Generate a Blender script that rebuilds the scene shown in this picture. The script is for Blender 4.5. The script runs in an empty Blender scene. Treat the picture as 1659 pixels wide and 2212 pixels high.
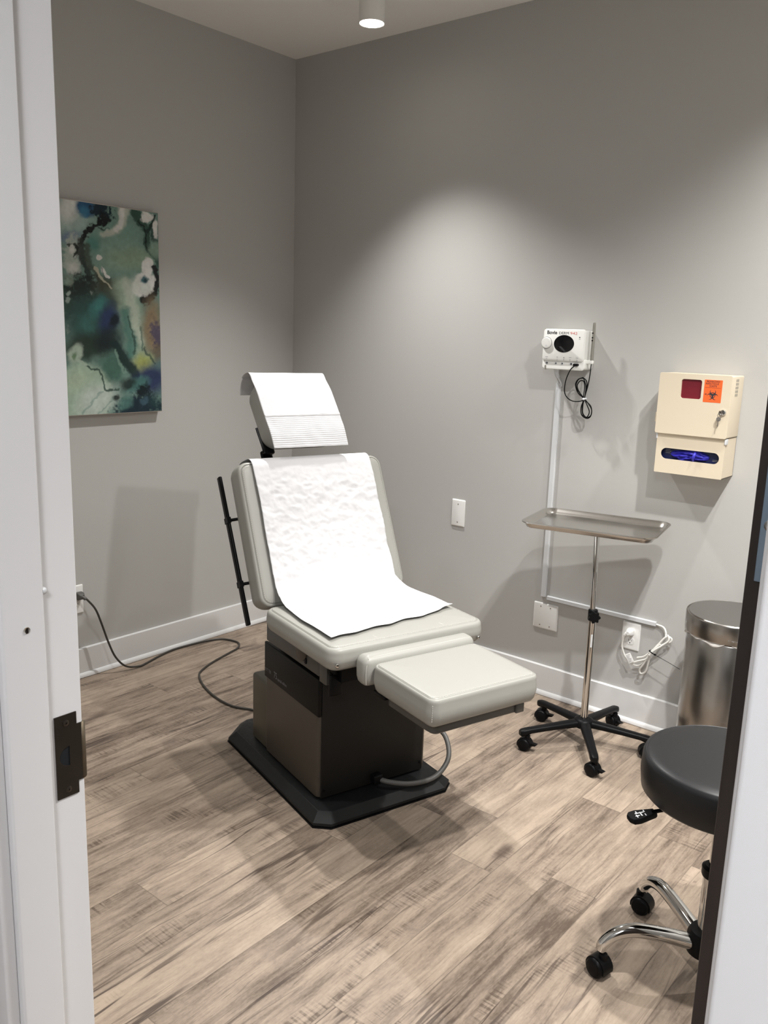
import bpy, bmesh, math, random
from mathutils import Vector, Matrix, noise

S = bpy.context.scene
COL = S.collection
PI = math.pi
random.seed(7)

# ------------------------------------------------------------------ camera
cam_d = bpy.data.cameras.new('camera')
cam = bpy.data.objects.new('camera', cam_d)
COL.objects.link(cam)
yaw, pit, rol, fpx = 0.688392, 0.204366, 0.032673, 1846.29
fw = Vector((-math.sin(yaw)*math.cos(pit), math.cos(yaw)*math.cos(pit), -math.sin(pit)))
rt = Vector((math.cos(yaw), math.sin(yaw), 0))
up = rt.cross(fw)
r2 = rt*math.cos(rol) + up*math.sin(rol)
u2 = -rt*math.sin(rol) + up*math.cos(rol)
Mc = Matrix((r2, u2, -fw)).transposed().to_4x4()
Mc.translation = Vector((3.21949, -3.13477, 1.5))
cam.matrix_world = Mc
cam_d.sensor_fit = 'VERTICAL'
cam_d.sensor_height = 36
cam_d.lens = fpx*36/2212
cam_d.clip_start = 0.02
S.camera = cam

# ------------------------------------------------------------------ world and exposure
w = bpy.data.worlds.new('world')
S.world = w
w.use_nodes = True
w.node_tree.nodes['Background'].inputs[0].default_value = (0.9, 0.95, 1, 1)
w.node_tree.nodes['Background'].inputs[1].default_value = 0.05
S.view_settings.view_transform = 'Standard'
S.view_settings.look = 'None'
S.view_settings.exposure = 0.17
S.view_settings.gamma = 1
S.view_settings.use_curve_mapping = False

CEIL = 2.783
# downlights: (x, y, watts, spot degrees, tilt x, tilt y)
LAMPS = [(0.872, -0.450, 150, 106, -0.17, -0.11),
         (0.87, -1.95, 42, 104, 0, 0),
         (2.93, -1.68, 160, 98, 0.20, 0.10),
         (2.72, -0.42, 66, 124, 0, 0),
         (2.93, -1.15, 165, 134, 0.0, 0.10)]
HALL = [(3.6, -4.15, 50), (1.4, -4.1, 5)]

# ------------------------------------------------------------------ materials
def mat(name, col, rough=0.5, metal=0.0, spec=None, **kw):
    m = bpy.data.materials.new(name)
    m.use_nodes = True
    nt = m.node_tree
    b = nt.nodes['Principled BSDF']
    b.inputs['Base Color'].default_value = (*col, 1)
    b.inputs['Roughness'].default_value = rough
    b.inputs['Metallic'].default_value = metal
    if spec is not None: b.inputs['Specular IOR Level'].default_value = spec
    for k, v in kw.items():
        b.inputs[k.replace('_', ' ')].default_value = v
    return m

def N(nt, typ, **kw):
    n = nt.nodes.new(typ)
    for k, v in kw.items(): setattr(n, k, v)
    return n

def bump(m, scale=200, strength=0.1, dist=0.001, detail=3, coord='Object', stretch=None, rvar=0):
    nt = m.node_tree; b = nt.nodes['Principled BSDF']
    tc = N(nt, 'ShaderNodeTexCoord'); no = N(nt, 'ShaderNodeTexNoise'); bp = N(nt, 'ShaderNodeBump')
    no.inputs['Scale'].default_value = scale; no.inputs['Detail'].default_value = detail
    src = tc.outputs[coord]
    if stretch:
        mp = N(nt, 'ShaderNodeMapping'); mp.inputs['Scale'].default_value = stretch
        nt.links.new(src, mp.inputs[0]); src = mp.outputs[0]
    nt.links.new(src, no.inputs['Vector'])
    nt.links.new(no.outputs[0], bp.inputs['Height'])
    bp.inputs['Strength'].default_value = strength; bp.inputs['Distance'].default_value = dist
    nt.links.new(bp.outputs[0], b.inputs['Normal'])
    if rvar:
        mr = N(nt, 'ShaderNodeMapRange'); r0 = b.inputs['Roughness'].default_value
        mr.inputs[3].default_value = max(0.02, r0-rvar); mr.inputs[4].default_value = r0+rvar
        nt.links.new(no.outputs[0], mr.inputs[0]); nt.links.new(mr.outputs[0], b.inputs['Roughness'])
    return m

def emit(name, col, s):
    m = bpy.data.materials.new(name); m.use_nodes = True; nt = m.node_tree
    b = nt.nodes['Principled BSDF']
    b.inputs['Base Color'].default_value = (*col, 1)
    b.inputs['Emission Color'].default_value = (*col, 1); b.inputs['Emission Strength'].default_value = s
    return m

WALLC = (0.470, 0.465, 0.447)
M = {}
M['wall'] = bump(mat('wall_paint', WALLC, 0.62), 260, 0.12, 0.0012, 4)
M['ceil'] = bump(mat('ceiling_paint', (0.84, 0.82, 0.79), 0.8), 180, 0.1, 0.001)
M['trim'] = bump(mat('trim_white_gloss', (0.68, 0.68, 0.675), 0.28), 60, 0.04, 0.001)
M['jamb'] = bump(mat('jamb_white_satin', (0.78, 0.775, 0.78), 0.38), 45, 0.05, 0.001)
M['leather'] = bump(mat('cream_vinyl', (0.30, 0.296, 0.270), 0.42, spec=0.4), 420, 0.10, 0.0006, 4, rvar=0.06)
M['thread'] = mat('cream_thread', (0.47, 0.46, 0.42), 0.6)
M['paper'] = bump(mat('white_exam_paper', (0.59, 0.59, 0.60), 0.75), 90, 0.25, 0.002, 5)
M['shell'] = bump(mat('brown_enamel', (0.050, 0.040, 0.030), 0.42), 300, 0.04, 0.0005)
M['shell2'] = bump(mat('olive_brown_enamel', (0.062, 0.055, 0.038), 0.40), 300, 0.04, 0.0005)
M['panel'] = bump(mat('dark_grey_steel_panel', (0.011, 0.010, 0.009), 0.45, spec=0.25), 260, 0.04, 0.0005)
M['band'] = mat('black_satin_band', (0.007, 0.0065, 0.006), 0.4, spec=0.12)
M['rail'] = mat('grey_enamel_rail', (0.055, 0.052, 0.046), 0.38)
M['black'] = mat('black_plastic', (0.005, 0.005, 0.0055), 0.4, spec=0.12)
M['blackmetal'] = mat('black_metal', (0.004, 0.004, 0.0045), 0.32, spec=0.12)
M['plate'] = bump(mat('charcoal_cast_base', (0.009, 0.0095, 0.010), 0.5, spec=0.3), 90, 0.2, 0.001, 5, rvar=0.12)
M['grey'] = mat('grey_rubber', (0.085, 0.082, 0.076), 0.5)
M['cordgrey'] = mat('grey_brown_rubber_cord', (0.038, 0.034, 0.028), 0.5)
M['chrome'] = mat('chrome', (0.66, 0.655, 0.64), 0.07, 1)
M['steel'] = bump(mat('brushed_stainless', (0.46, 0.44, 0.415), 0.24, 1, Anisotropic=0.5), 20, 0.0, 0.0003, 2, stretch=(0.4, 0.4, 14), rvar=0.03)
M['steellid'] = mat('satin_stainless_lid', (0.33, 0.32, 0.305), 0.33, 1)
M['tray'] = mat('polished_tray_steel', (0.56, 0.54, 0.51), 0.20, 1)
M['plastic'] = mat('white_plastic', (0.80, 0.80, 0.78), 0.32)
M['device'] = mat('device_white', (0.80, 0.80, 0.77), 0.3)
M['greyprint'] = mat('grey_print', (0.30, 0.30, 0.30), 0.5)
M['blackprint'] = mat('black_print', (0.03, 0.03, 0.035), 0.5)
M['redprint'] = mat('red_print', (0.75, 0.06, 0.05), 0.5)
M['faintprint'] = mat('faint_grey_print', (0.14, 0.14, 0.145), 0.5)
M['glass'] = mat('black_glass', (0.003, 0.003, 0.004), 0.06)
M['pen'] = mat('pen_grey', (0.23, 0.22, 0.19), 0.4)
M['beige'] = bump(mat('beige_powder_coat', (0.66, 0.575, 0.44), 0.5), 500, 0.05, 0.0005)
M['redwin'] = mat('dark_red_plastic', (0.16, 0.012, 0.022), 0.2)
M['orange'] = mat('orange_sticker', (0.80, 0.13, 0.025), 0.5)
M['navy'] = mat('navy_carton', (0.008, 0.014, 0.07), 0.45)
M['glove'] = mat('violet_nitrile', (0.035, 0.03, 0.42), 0.45)
M['stoolvinyl'] = bump(mat('black_vinyl', (0.009, 0.0093, 0.0103), 0.42, spec=0.35), 380, 0.1, 0.0005, 4, rvar=0.05)
M['bronze'] = bump(mat('dark_bronze', (0.075, 0.062, 0.050), 0.34, 0.75), 30, 0.06, 0.0005, 3, rvar=0.1)
M['bronzeside'] = mat('worn_brass_bronze', (0.11, 0.085, 0.055), 0.45, 0.6)
M['hinge'] = mat('satin_nickel', (0.27, 0.36, 0.46), 0.45, 0.5)
M['void'] = mat('dark_recess', (0.004, 0.007, 0.010), 0.6)
M['cordwhite'] = mat('white_cord', (0.78, 0.77, 0.73), 0.4)
M['clear'] = mat('clear_bag_plastic', (0.72, 0.70, 0.67), 0.25)
M['raceway'] = mat('white_raceway', (0.62, 0.635, 0.65), 0.35)
M['acrylic'] = mat('silver_edge', (0.55, 0.50, 0.46), 0.25, 0.5)
M['lamp'] = emit('lamp_glow', (1.0, 0.93, 0.84), 22)
M['lamptrim'] = mat('lamp_trim_white', (0.85, 0.85, 0.83), 0.3)

def floor_mat():
    m = bpy.data.materials.new('wood_look_vinyl_planks'); m.use_nodes = True
    nt = m.node_tree; b = nt.nodes['Principled BSDF']; L = nt.links.new
    tc = N(nt, 'ShaderNodeTexCoord'); sx = N(nt, 'ShaderNodeSeparateXYZ'); L(tc.outputs['Object'], sx.inputs[0])
    def mth(op, a, c=None, d=None):
        n = N(nt, 'ShaderNodeMath', operation=op)
        for i, v in enumerate((a, c, d)):
            if v is None: continue
            if isinstance(v, (int, float)): n.inputs[i].default_value = v
            else: L(v, n.inputs[i])
        return n.outputs[0]
    def noise_(vec, scale, detail=4, rough=0.55, dist=0.0):
        n = N(nt, 'ShaderNodeTexNoise'); L(vec, n.inputs['Vector'])
        n.inputs['Scale'].default_value = scale; n.inputs['Detail'].default_value = detail
        n.inputs['Roughness'].default_value = rough; n.inputs['Distortion'].default_value = dist
        return n.outputs[0]
    def ramp(v, a, c, smooth=True):
        n = N(nt, 'ShaderNodeMapRange'); n.interpolation_type = 'SMOOTHSTEP' if smooth else 'LINEAR'
        L(v, n.inputs[0]); n.inputs[1].default_value = a; n.inputs[2].default_value = c
        return n.outputs[0]
    def comb(x, y, z):
        n = N(nt, 'ShaderNodeCombineXYZ')
        for i, v in enumerate((x, y, z)):
            if isinstance(v, (int, float)): n.inputs[i].default_value = v
            else: L(v, n.inputs[i])
        return n.outputs[0]
    W_, LEN = 0.14, 1.22
    u = mth('DIVIDE', mth('SUBTRACT', sx.outputs[0], 1.39), W_)
    row = mth('FLOOR', u); fu = mth('SUBTRACT', u, row)
    wn = N(nt, 'ShaderNodeTexWhiteNoise', noise_dimensions='1D'); L(row, wn.inputs['W'])
    v = mth('ADD', mth('DIVIDE', sx.outputs[1], LEN), wn.outputs[0])
    cel = mth('FLOOR', v); fv = mth('SUBTRACT', v, cel)
    idn = N(nt, 'ShaderNodeTexWhiteNoise', noise_dimensions='2D'); L(comb(row, cel, 0), idn.inputs['Vector'])
    rnd = idn.outputs[0]
    sc = N(nt, 'ShaderNodeSeparateXYZ'); L(idn.outputs['Color'], sc.inputs[0])
    offx = mth('MULTIPLY', sc.outputs[0], 37.0); offy = mth('MULTIPLY', sc.outputs[1], 53.0)
    px = mth('ADD', sx.outputs[0], offx); py = mth('ADD', sx.outputs[1], offy)
    # warped grain coordinate
    warp = noise_(comb(mth('MULTIPLY', px, 6), mth('MULTIPLY', py, 1.6), 0), 1.0, 2)
    gx = mth('ADD', px, mth('MULTIPLY', mth('SUBTRACT', warp, 0.5), 0.05))
    fine = noise_(comb(mth('MULTIPLY', gx, 75), mth('MULTIPLY', py, 4.5), 0), 1.0, 7, 0.68)
    broad = noise_(comb(mth('MULTIPLY', gx, 25), mth('MULTIPLY', py, 1.9), 3.3), 1.0, 5, 0.62)
    cloud = noise_(comb(mth('MULTIPLY', px, 19), mth('MULTIPLY', py, 6.5), 9.1), 1.0, 4, 0.6)
    speck = noise_(comb(mth('MULTIPLY', px, 190), mth('MULTIPLY', py, 75), 2.0), 1.0, 3, 0.6)
    crackn = noise_(comb(mth('MULTIPLY', gx, 15), mth('MULTIPLY', py, 0.75), 17.0), 1.0, 3, 0.5)
    crack = mth('SUBTRACT', 1.0, ramp(mth('ABSOLUTE', mth('SUBTRACT', crackn, 0.5)), 0.003, 0.022))
    crackmask = ramp(noise_(comb(mth('MULTIPLY', px, 5), mth('MULTIPLY', py, 1.8), 21.0), 1.0, 2), 0.46, 0.66)
    crack = mth('MULTIPLY', crack, crackmask)
    # smudges and knots
    smud = ramp(noise_(comb(mth('MULTIPLY', px, 9), mth('MULTIPLY', py, 3.4), 31.0), 1.0, 6, 0.68, 0.8), 0.555, 0.70)
    vo = N(nt, 'ShaderNodeTexVoronoi', feature='F1'); vo.inputs['Scale'].default_value = 1.0
    L(comb(mth('MULTIPLY', gx, 5.2), mth('MULTIPLY', py, 1.9), 0), vo.inputs['Vector'])
    kd = mth('ADD', vo.outputs['Distance'], mth('MULTIPLY', mth('SUBTRACT', cloud, 0.5), 0.10))
    knot = mth('SUBTRACT', 1.0, ramp(kd, 0.04, 0.16))
    # saw marks: short ripples across the grain
    saw = noise_(comb(mth('MULTIPLY', px, 7), mth('MULTIPLY', py, 120), 5.0), 1.0, 2)
    sawm = ramp(noise_(comb(mth('MULTIPLY', px, 8), mth('MULTIPLY', py, 2.4), 44.0), 1.0, 2), 0.56, 0.66)
    saw = mth('MULTIPLY', mth('MULTIPLY', ramp(saw, 0.46, 0.62), sawm), 0.14)
    # tone
    tone = mth('ADD', mth('MULTIPLY', mth('SUBTRACT', rnd, 0.5), 0.22), 0.60)
    tone = mth('ADD', tone, mth('MULTIPLY', mth('SUBTRACT', fine, 0.5), 0.62))
    tone = mth('ADD', tone, mth('MULTIPLY', mth('SUBTRACT', broad, 0.5), 0.60))
    tone = mth('ADD', tone, mth('MULTIPLY', mth('SUBTRACT', cloud, 0.5), 0.45))
    tone = mth('ADD', tone, mth('MULTIPLY', mth('SUBTRACT', speck, 0.5), 0.22))
    tone = mth('SUBTRACT', tone, saw)
    cr = N(nt, 'ShaderNodeValToRGB'); L(tone, cr.inputs[0])
    e = cr.color_ramp.elements
    e[0].position = 0.12; e[0].color = (0.064, 0.043, 0.030, 1)
    e[1].position = 1.0; e[1].color = (0.456, 0.361, 0.281, 1)
    for pos, c in ((0.38, (0.122, 0.091, 0.068, 1)), (0.56, (0.260, 0.204, 0.157, 1)), (0.76, (0.372, 0.296, 0.228, 1))):
        q = e.new(pos); q.color = c
    def mixc(a, fac, c, amount):
        n = N(nt, 'ShaderNodeMix', data_type='RGBA'); L(mth('MULTIPLY', fac, amount), n.inputs['Factor'])
        L(a, n.inputs['A']); n.inputs['B'].default_value = c
        return n.outputs['Result']
    c = mixc(cr.outputs[0], smud, (0.13, 0.10, 0.085, 1), 0.42)
    c = mixc(c, crack, (0.045, 0.030, 0.024, 1), 0.85)
    c = mixc(c, knot, (0.070, 0.048, 0.038, 1), 0.75)
    # seams
    eu = mth('MINIMUM', fu, mth('SUBTRACT', 1.0, fu)); ev = mth('MINIMUM', fv, mth('SUBTRACT', 1.0, fv))
    seam = mth('MINIMUM', mth('MULTIPLY', eu, W_), mth('MULTIPLY', ev, LEN))
    seamm = mth('SUBTRACT', 1.0, ramp(seam, 0.0006, 0.0022))
    c = mixc(c, seamm, (0.06, 0.042, 0.032, 1), 0.38)
    fc = noise_(comb(mth('MULTIPLY', gx, 34), mth('MULTIPLY', py, 1.3), 61.0), 1.0, 3, 0.5)
    fcr = mth('MULTIPLY', mth('SUBTRACT', 1.0, ramp(mth('ABSOLUTE', mth('SUBTRACT', fc, 0.5)), 0.0, 0.014)), ramp(noise_(comb(mth('MULTIPLY', px, 12), mth('MULTIPLY', py, 3), 71.0), 1.0, 2), 0.42, 0.62))
    c = mixc(c, fcr, (0.10, 0.072, 0.055, 1), 0.55)
    L(c, b.inputs['Base Color'])
    L(mth('ADD', 0.40, mth('MULTIPLY', fine, 0.22)), b.inputs['Roughness'])
    bp = N(nt, 'ShaderNodeBump'); bp.inputs['Strength'].default_value = 0.25; bp.inputs['Distance'].default_value = 0.001
    L(mth('SUBTRACT', fine, mth('MULTIPLY', seamm, 1.5)), bp.inputs['Height']); L(bp.outputs[0], b.inputs['Normal'])
    b.inputs['Specular IOR Level'].default_value = 0.3
    return m
M['floor'] = floor_mat()

def door_wood():
    m = mat('espresso_wood', (0.03, 0.022, 0.02), 0.33); nt = m.node_tree; b = nt.nodes['Principled BSDF']
    tc = N(nt, 'ShaderNodeTexCoord'); mp = N(nt, 'ShaderNodeMapping'); mp.inputs['Scale'].default_value = (30, 30, 2)
    no = N(nt, 'ShaderNodeTexNoise'); no.inputs['Scale'].default_value = 2; no.inputs['Detail'].default_value = 5
    cr = N(nt, 'ShaderNodeValToRGB'); e = cr.color_ramp.elements
    e[0].position = .3; e[0].color = (0.026, 0.019, 0.017, 1); e[1].position = .75; e[1].color = (0.055, 0.042, 0.036, 1)
    nt.links.new(tc.outputs['Object'], mp.inputs[0]); nt.links.new(mp.outputs[0], no.inputs['Vector'])
    nt.links.new(no.outputs[0], cr.inputs[0]); nt.links.new(cr.outputs[0], b.inputs['Base Color'])
    return m
M['espresso'] = door_wood()

# ------------------------------------------------------------------ mesh helpers
def new(): return bmesh.new()
I4 = Matrix.Identity(4)
def T(x, y, z): return Matrix.Translation((x, y, z))
def RX(a): return Matrix.Rotation(a, 4, 'X')
def RY(a): return Matrix.Rotation(a, 4, 'Y')
def RZ(a): return Matrix.Rotation(a, 4, 'Z')
def basis(o, x, y, z):
    m = Matrix((Vector(x), Vector(y), Vector(z))).transposed().to_4x4(); m.translation = Vector(o); return m
def zto(o, d):
    return T(*o) @ Vector(d).to_track_quat('Z', 'Y').to_matrix().to_4x4()

def rings(bm, rs, caps=True, closed=False):
    vs = [[bm.verts.new(p) for p in r] for r in rs]
    n = len(vs[0]); k = len(vs)
    for i in range(k if closed else k-1):
        a, b = vs[i], vs[(i+1) % k]
        for j in range(n):
            bm.faces.new((a[j], a[(j+1) % n], b[(j+1) % n], b[j]))
    if caps and not closed:
        bm.faces.new(list(reversed(vs[0]))); bm.faces.new(vs[-1])
    return vs

def rr(hx, hy, r, z=0, n=6):
    r = max(0.0004, min(r, hx-1e-4, hy-1e-4)); out = []
    for cx, cy, a0 in ((hx-r, hy-r, 0), (-hx+r, hy-r, PI/2), (-hx+r, -hy+r, PI), (hx-r, -hy+r, 1.5*PI)):
        for i in range(n+1):
            a = a0 + (PI/2)*i/n
            out.append(Vector((cx+r*math.cos(a), cy+r*math.sin(a), z)))
    return out

def loft(bm, hx, hy, r, prof, mx=I4, n=6):
    """rounded-rectangle stack; prof = [(inset, z), ...] bottom to top"""
    rs = [[mx @ p for p in rr(hx-t, hy-t, r-t, z, n)] for t, z in prof]
    return rings(bm, rs)

def rbox(bm, lo, hi, r=0.004, e=None, mx=I4, n=4):
    """box between corners with rounded vertical corners (r) and eased top/bottom edges (e)"""
    lo, hi = Vector(lo), Vector(hi); c = (lo+hi)/2; h = (hi-lo)/2
    e = r if e is None else e
    e = min(e, h.z*0.98)
    pr = []
    for i in range(4):
        a = (PI/2)*i/3; pr.append((e*(1-math.sin(a)), -h.z+e*(1-math.cos(a))))
    pr += [(t, -z) for t, z in reversed(pr)]
    loft(bm, h.x, h.y, max(r, e), pr, mx @ T(*c), n)

def bx(bm, lo, hi, mx=I4):
    vs = [bm.verts.new(mx @ Vector((x, y, z))) for x in (lo[0], hi[0]) for y in (lo[1], hi[1]) for z in (lo[2], hi[2])]
    for f in ((0,1,3,2),(4,6,7,5),(0,4,5,1),(2,3,7,6),(0,2,6,4),(1,5,7,3)): bm.faces.new([vs[i] for i in f])

def circ(r, n, z=0, rx=None): return [Vector((r*math.cos(2*PI*i/n), (rx or r)*math.sin(2*PI*i/n), z)) for i in range(n)]
def lathe(bm, prof, mx=I4, n=32):
    rings(bm, [[mx @ p for p in circ(max(r, 1e-4), n, z)] for r, z in prof])
def cyl(bm, a, b, r, n=20, e=0.0, r2=None):
    a, b = Vector(a), Vector(b); L = (b-a).length; r2 = r if r2 is None else r2
    pr = [(r-e, 0), (r, e), (r2, L-e), (r2-e, L)] if e else [(r, 0), (r2, L)]
    lathe(bm, pr, zto(a, b-a), n)

def smooth_path(pts, k=8):
    P = [Vector(p) for p in pts]; out = []
    for i in range(len(P)-1):
        p0 = P[i-1] if i else 2*P[0]-P[1]; p1, p2 = P[i], P[i+1]
        p3 = P[i+2] if i+2 < len(P) else 2*P[-1]-P[-2]
        for j in range(k):
            t = j/k
            out.append(0.5*((2*p1)+(p2-p0)*t+(2*p0-5*p1+4*p2-p3)*t*t+(3*p1-p0-3*p2+p3)*t**3))
    out.append(P[-1]); return out

def tube(bm, pts, r, n=10, k=8, smooth=True, closed=False, flat=1.0, rfun=None):
    P = smooth_path(pts, k) if smooth else [Vector(p) for p in pts]
    if closed: P = P[:-1]
    tang = []
    for i in range(len(P)):
        if closed: d = P[(i+1) % len(P)]-P[i-1]
        else: d = P[min(i+1, len(P)-1)]-P[max(i-1, 0)]
        tang.append(d.normalized() if d.length > 1e-9 else Vector((0, 0, 1)))
    nrm = tang[0].orthogonal().normalized()
    if abs(tang[0].z) < 0.95:
        nrm = (Vector((0, 0, 1)) - tang[0]*tang[0].z).normalized()
    rs = []
    for i, p in enumerate(P):
        nrm = (nrm - tang[i]*nrm.dot(tang[i])).normalized(); bi = tang[i].cross(nrm)
        rad = rfun(i/(len(P)-1)) if rfun else r
        rs.append([p + nrm*rad*math.cos(2*PI*j/n)*flat + bi*rad*math.sin(2*PI*j/n) for j in range(n)])
    rings(bm, rs, closed=closed)

def prism(bm, poly, d0, d1, mx=I4):
    """2D polygon in local XY extruded along Z"""
    a = [bm.verts.new(mx @ Vector((x, y, d0))) for x, y in poly]; b = [bm.verts.new(mx @ Vector((x, y, d1))) for x, y in poly]
    n = len(poly)
    for j in range(n): bm.faces.new((a[j], a[(j+1) % n], b[(j+1) % n], b[j]))
    bm.faces.new(list(reversed(a))); bm.faces.new(b)

def put(name, bm, m, parent=None, angle=40, mods=None):
    bmesh.ops.recalc_face_normals(bm, faces=bm.faces)
    me = bpy.data.meshes.new(name); bm.to_mesh(me); bm.free()
    for p in me.polygons: p.use_smooth = True
    me.set_sharp_from_angle(angle=math.radians(angle))
    me.materials.append(m if not isinstance(m, str) else M[m])
    o = bpy.data.objects.new(name, me); COL.objects.link(o)
    if parent: o.parent = parent
    return o

def solid(o, t, off=0):
    md = o.modifiers.new('thickness', 'SOLIDIFY'); md.thickness = t; md.offset = off
    return o

def tag(o, label=None, cat=None, group=None, kind=None):
    if label: o['label'] = label
    if cat: o['category'] = cat
    if group: o['group'] = group
    if kind: o['kind'] = kind
    return o

def thing(name, label, cat, loc=(0, 0, 0), rz=0, group=None):
    o = bpy.data.objects.new(name, None); COL.objects.link(o)
    o.location = loc; o.rotation_euler = (0, 0, rz); o.empty_display_size = 0.05
    return tag(o, label, cat, group)

def struct(name, bm, m, parent=None, angle=30, label=None):
    o = put(name, bm, m, parent, angle)
    if not parent: o['kind'] = 'structure'
    if label: o['label'] = label
    return o

def text_mesh(name, s, size, mx, m, parent, sx=1.0, off=0.0, space=1.0, depth=0.0004):
    cu = bpy.data.curves.new(name, 'FONT'); cu.body = s; cu.size = size; cu.extrude = depth/2; cu.offset = off
    cu.space_character = space; cu.align_x = 'LEFT'; cu.resolution_u = 3
    t = bpy.data.objects.new(name+'_src', cu); COL.objects.link(t)
    bpy.context.view_layer.update()
    me = bpy.data.meshes.new_from_object(t.evaluated_get(bpy.context.evaluated_depsgraph_get()))
    bpy.data.objects.remove(t, do_unlink=True); bpy.data.curves.remove(cu)
    me.transform(mx @ Matrix.Scale(sx, 4, (1, 0, 0)))
    me.materials.clear(); me.materials.append(M[m]); me.name = name
    o = bpy.data.objects.new(name, me); COL.objects.link(o); o.parent = parent
    return o

def copy_tree(o, parent=None):
    c = o.copy(); COL.objects.link(c)
    if parent: c.parent = parent
    for ch in list(o.children): copy_tree(ch, c)
    return c

# ================================================================== room
RY0, RY1 = -2.529, -2.640          # room face and hall face of the door wall
XL, XR = 2.170, 3.0995             # door opening
XE = 3.42                          # east wall
HY, HX0, HX1 = -4.6, 0.3, 5.2

b = new(); bx(b, (-0.1, -4.7, -0.05), (5.3, 0.1, 0)); struct('floor', b, 'floor', label='wood look vinyl plank floor')
b = new(); bx(b, (-0.1, -4.7, CEIL), (5.3, 0.1, CEIL+0.05)); struct('ceiling', b, 'ceil')
b = new(); bx(b, (-0.1, RY1, 0), (0, 0.1, CEIL)); struct('wall_left', b, 'wall')
b = new(); bx(b, (0, 0, 0), (XE+0.1, 0.1, CEIL)); struct('wall_back', b, 'wall')
b = new(); bx(b, (XE, RY0, 0), (XE+0.1, 0, CEIL)); struct('wall_right', b, 'wall')
b = new()
DH = 2.44
bx(b, (0, RY1, 0), (XL-0.018, RY0, CEIL)); bx(b, (XR+0.018, RY1, 0), (5.2, RY0, CEIL)); bx(b, (XL-0.018, RY1, DH+0.018), (XR+0.018, RY0, CEIL))
struct('wall_front', b, 'wall')
b = new(); bx(b, (HX0, HY-0.1, 0), (HX1, HY, CEIL)); struct('wall_hall_rear', b, 'wall')
b = new(); bx(b, (HX0-0.1, HY, 0), (HX0, RY1, CEIL)); struct('wall_hall_left', b, 'wall')
b = new(); bx(b, (HX1, HY, 0), (HX1+0.1, RY1, CEIL)); struct('wall_hall_right', b, 'wall')

# baseboards: flat board with eased top and a quarter-round shoe
def base_profile():
    pts = [(0, 0), (0.022, 0)]
    for i in range(5):
        a = PI/2*i/4; pts.append((0.012+0.012*math.cos(a), 0.004+0.017*math.sin(a)))
    pts += [(0.013, 0.124), (0.0125, 0.1295), (0.0105, 0.131), (0, 0.132)]
    return pts
def baseboard(name, o, along, out, length):
    b = new(); mx = basis(o, out, (0, 0, 1), along)
    prism(b, base_profile(), 0, length, mx)
    return struct(name, b, 'trim', angle=25)
baseboard('baseboard_left', (0, 0, 0), (0, -1, 0), (1, 0, 0), 2.529)
baseboard('baseboard_back', (0, 0, 0), (1, 0, 0), (0, -1, 0), XE)
baseboard('baseboard_right', (XE, 0, 0), (0, -1, 0), (-1, 0, 0), 2.529)
baseboard('baseboard_front', (0, RY0, 0), (1, 0, 0), (0, 1, 0), XL-0.08)

# door frame: rabbeted jambs with a wide flat stop, casings on both sides
def jamb(name, xf, s):
    # s=+1 : opening lies towards +x
    b = new()
    mx = basis((xf, 0, 0), (s, 0, 0), (0, 1, 0), (0, 0, 1))
    prof = [(-0.018, RY1), (0.008, RY1)]
    for i in range(5):
        a = PI/2*i/4; prof.append((0.012-0.004*(1-math.sin(a)), RY1+0.004*(1-math.cos(a))))
    prof += [(0.012, RY1+0.0585), (0.0105, RY1+0.0600), (0.0, RY1+0.0605)]
    prof += [(0.0, RY0+0.0025), (-0.0015, RY0+0.004), (-0.018, RY0+0.004)]
    prism(b, prof, 0, DH, mx)
    return struct(name, b, 'jamb', angle=25)
jamb('trim_1', XL, 1)
jamb('trim_2', XR, -1)
b = new(); bx(b, (XL-0.018, RY1, DH), (XR+0.018, RY0, DH+0.018)); bx(b, (XL, RY1, DH-0.012), (XR, RY1+0.06, DH)); struct('trim_3', b, 'jamb')
def casing(name, x0, x1, y0, y1):
    b = new(); rbox(b, (min(x0, x1), min(y0, y1), 0), (max(x0, x1), max(y0, y1), DH+0.09), 0.004, 0.001)
    return struct(name, b, 'jamb', angle=25)
casing('trim_4', XL-0.0, XL-0.075, RY1, RY1-0.018)
casing('trim_5', XR-0.0055, XR+0.075, RY1, RY1-0.018)
casing('trim_6', XL-0.032, XL-0.10, RY0, RY0+0.015)
casing('trim_7', XR+0.02, XR+0.09, RY0, RY0+0.012)
b = new(); bx(b, (XL-0.08, RY1-0.018, DH+0.006), (XR+0.08, RY1, DH+0.09)); struct('trim_8', b, 'jamb')

# open door seen edge-on
b = new(); rbox(b, (3.045, RY0+0.014, 0.012), (3.090, RY0+0.014+0.905, DH-0.004), 0.0015, 0.001)
door = struct('door_1', b, 'espresso', angle=25)
door['label'] = 'dark espresso wooden door standing open, seen edge-on'
for z0 in (0.20, 1.338, 2.12):
    b = new(); rbox(b, (3.0515, RY0+0.0115, z0), (3.0895, RY0+0.0142, z0+0.114), 0.006, 0.0005)
    hp = put('hinge_leaf', b, 'hinge', door); hp['label'] = 'satin nickel hinge leaf'
    for dx, dz in ((0.020, 0.018), (0.0068, 0.041), (0.020, 0.072), (0.0068, 0.096)):
        b = new(); lathe(b, [(0.0042, 0), (0.0042, 0.0008), (0.003, 0.0012), (0.0015, 0.0006)], zto((3.0515+dx, RY0+0.0116, z0+dz), (0, -1, 0)), 14)
        put('hinge_screw', b, 'chrome', hp)
    b = new(); cyl(b, (3.0945, RY0+0.010, z0), (3.0945, RY0+0.010, z0+0.114), 0.0045, 14)
    put('hinge_knuckle', b, 'hinge', hp)

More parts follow.
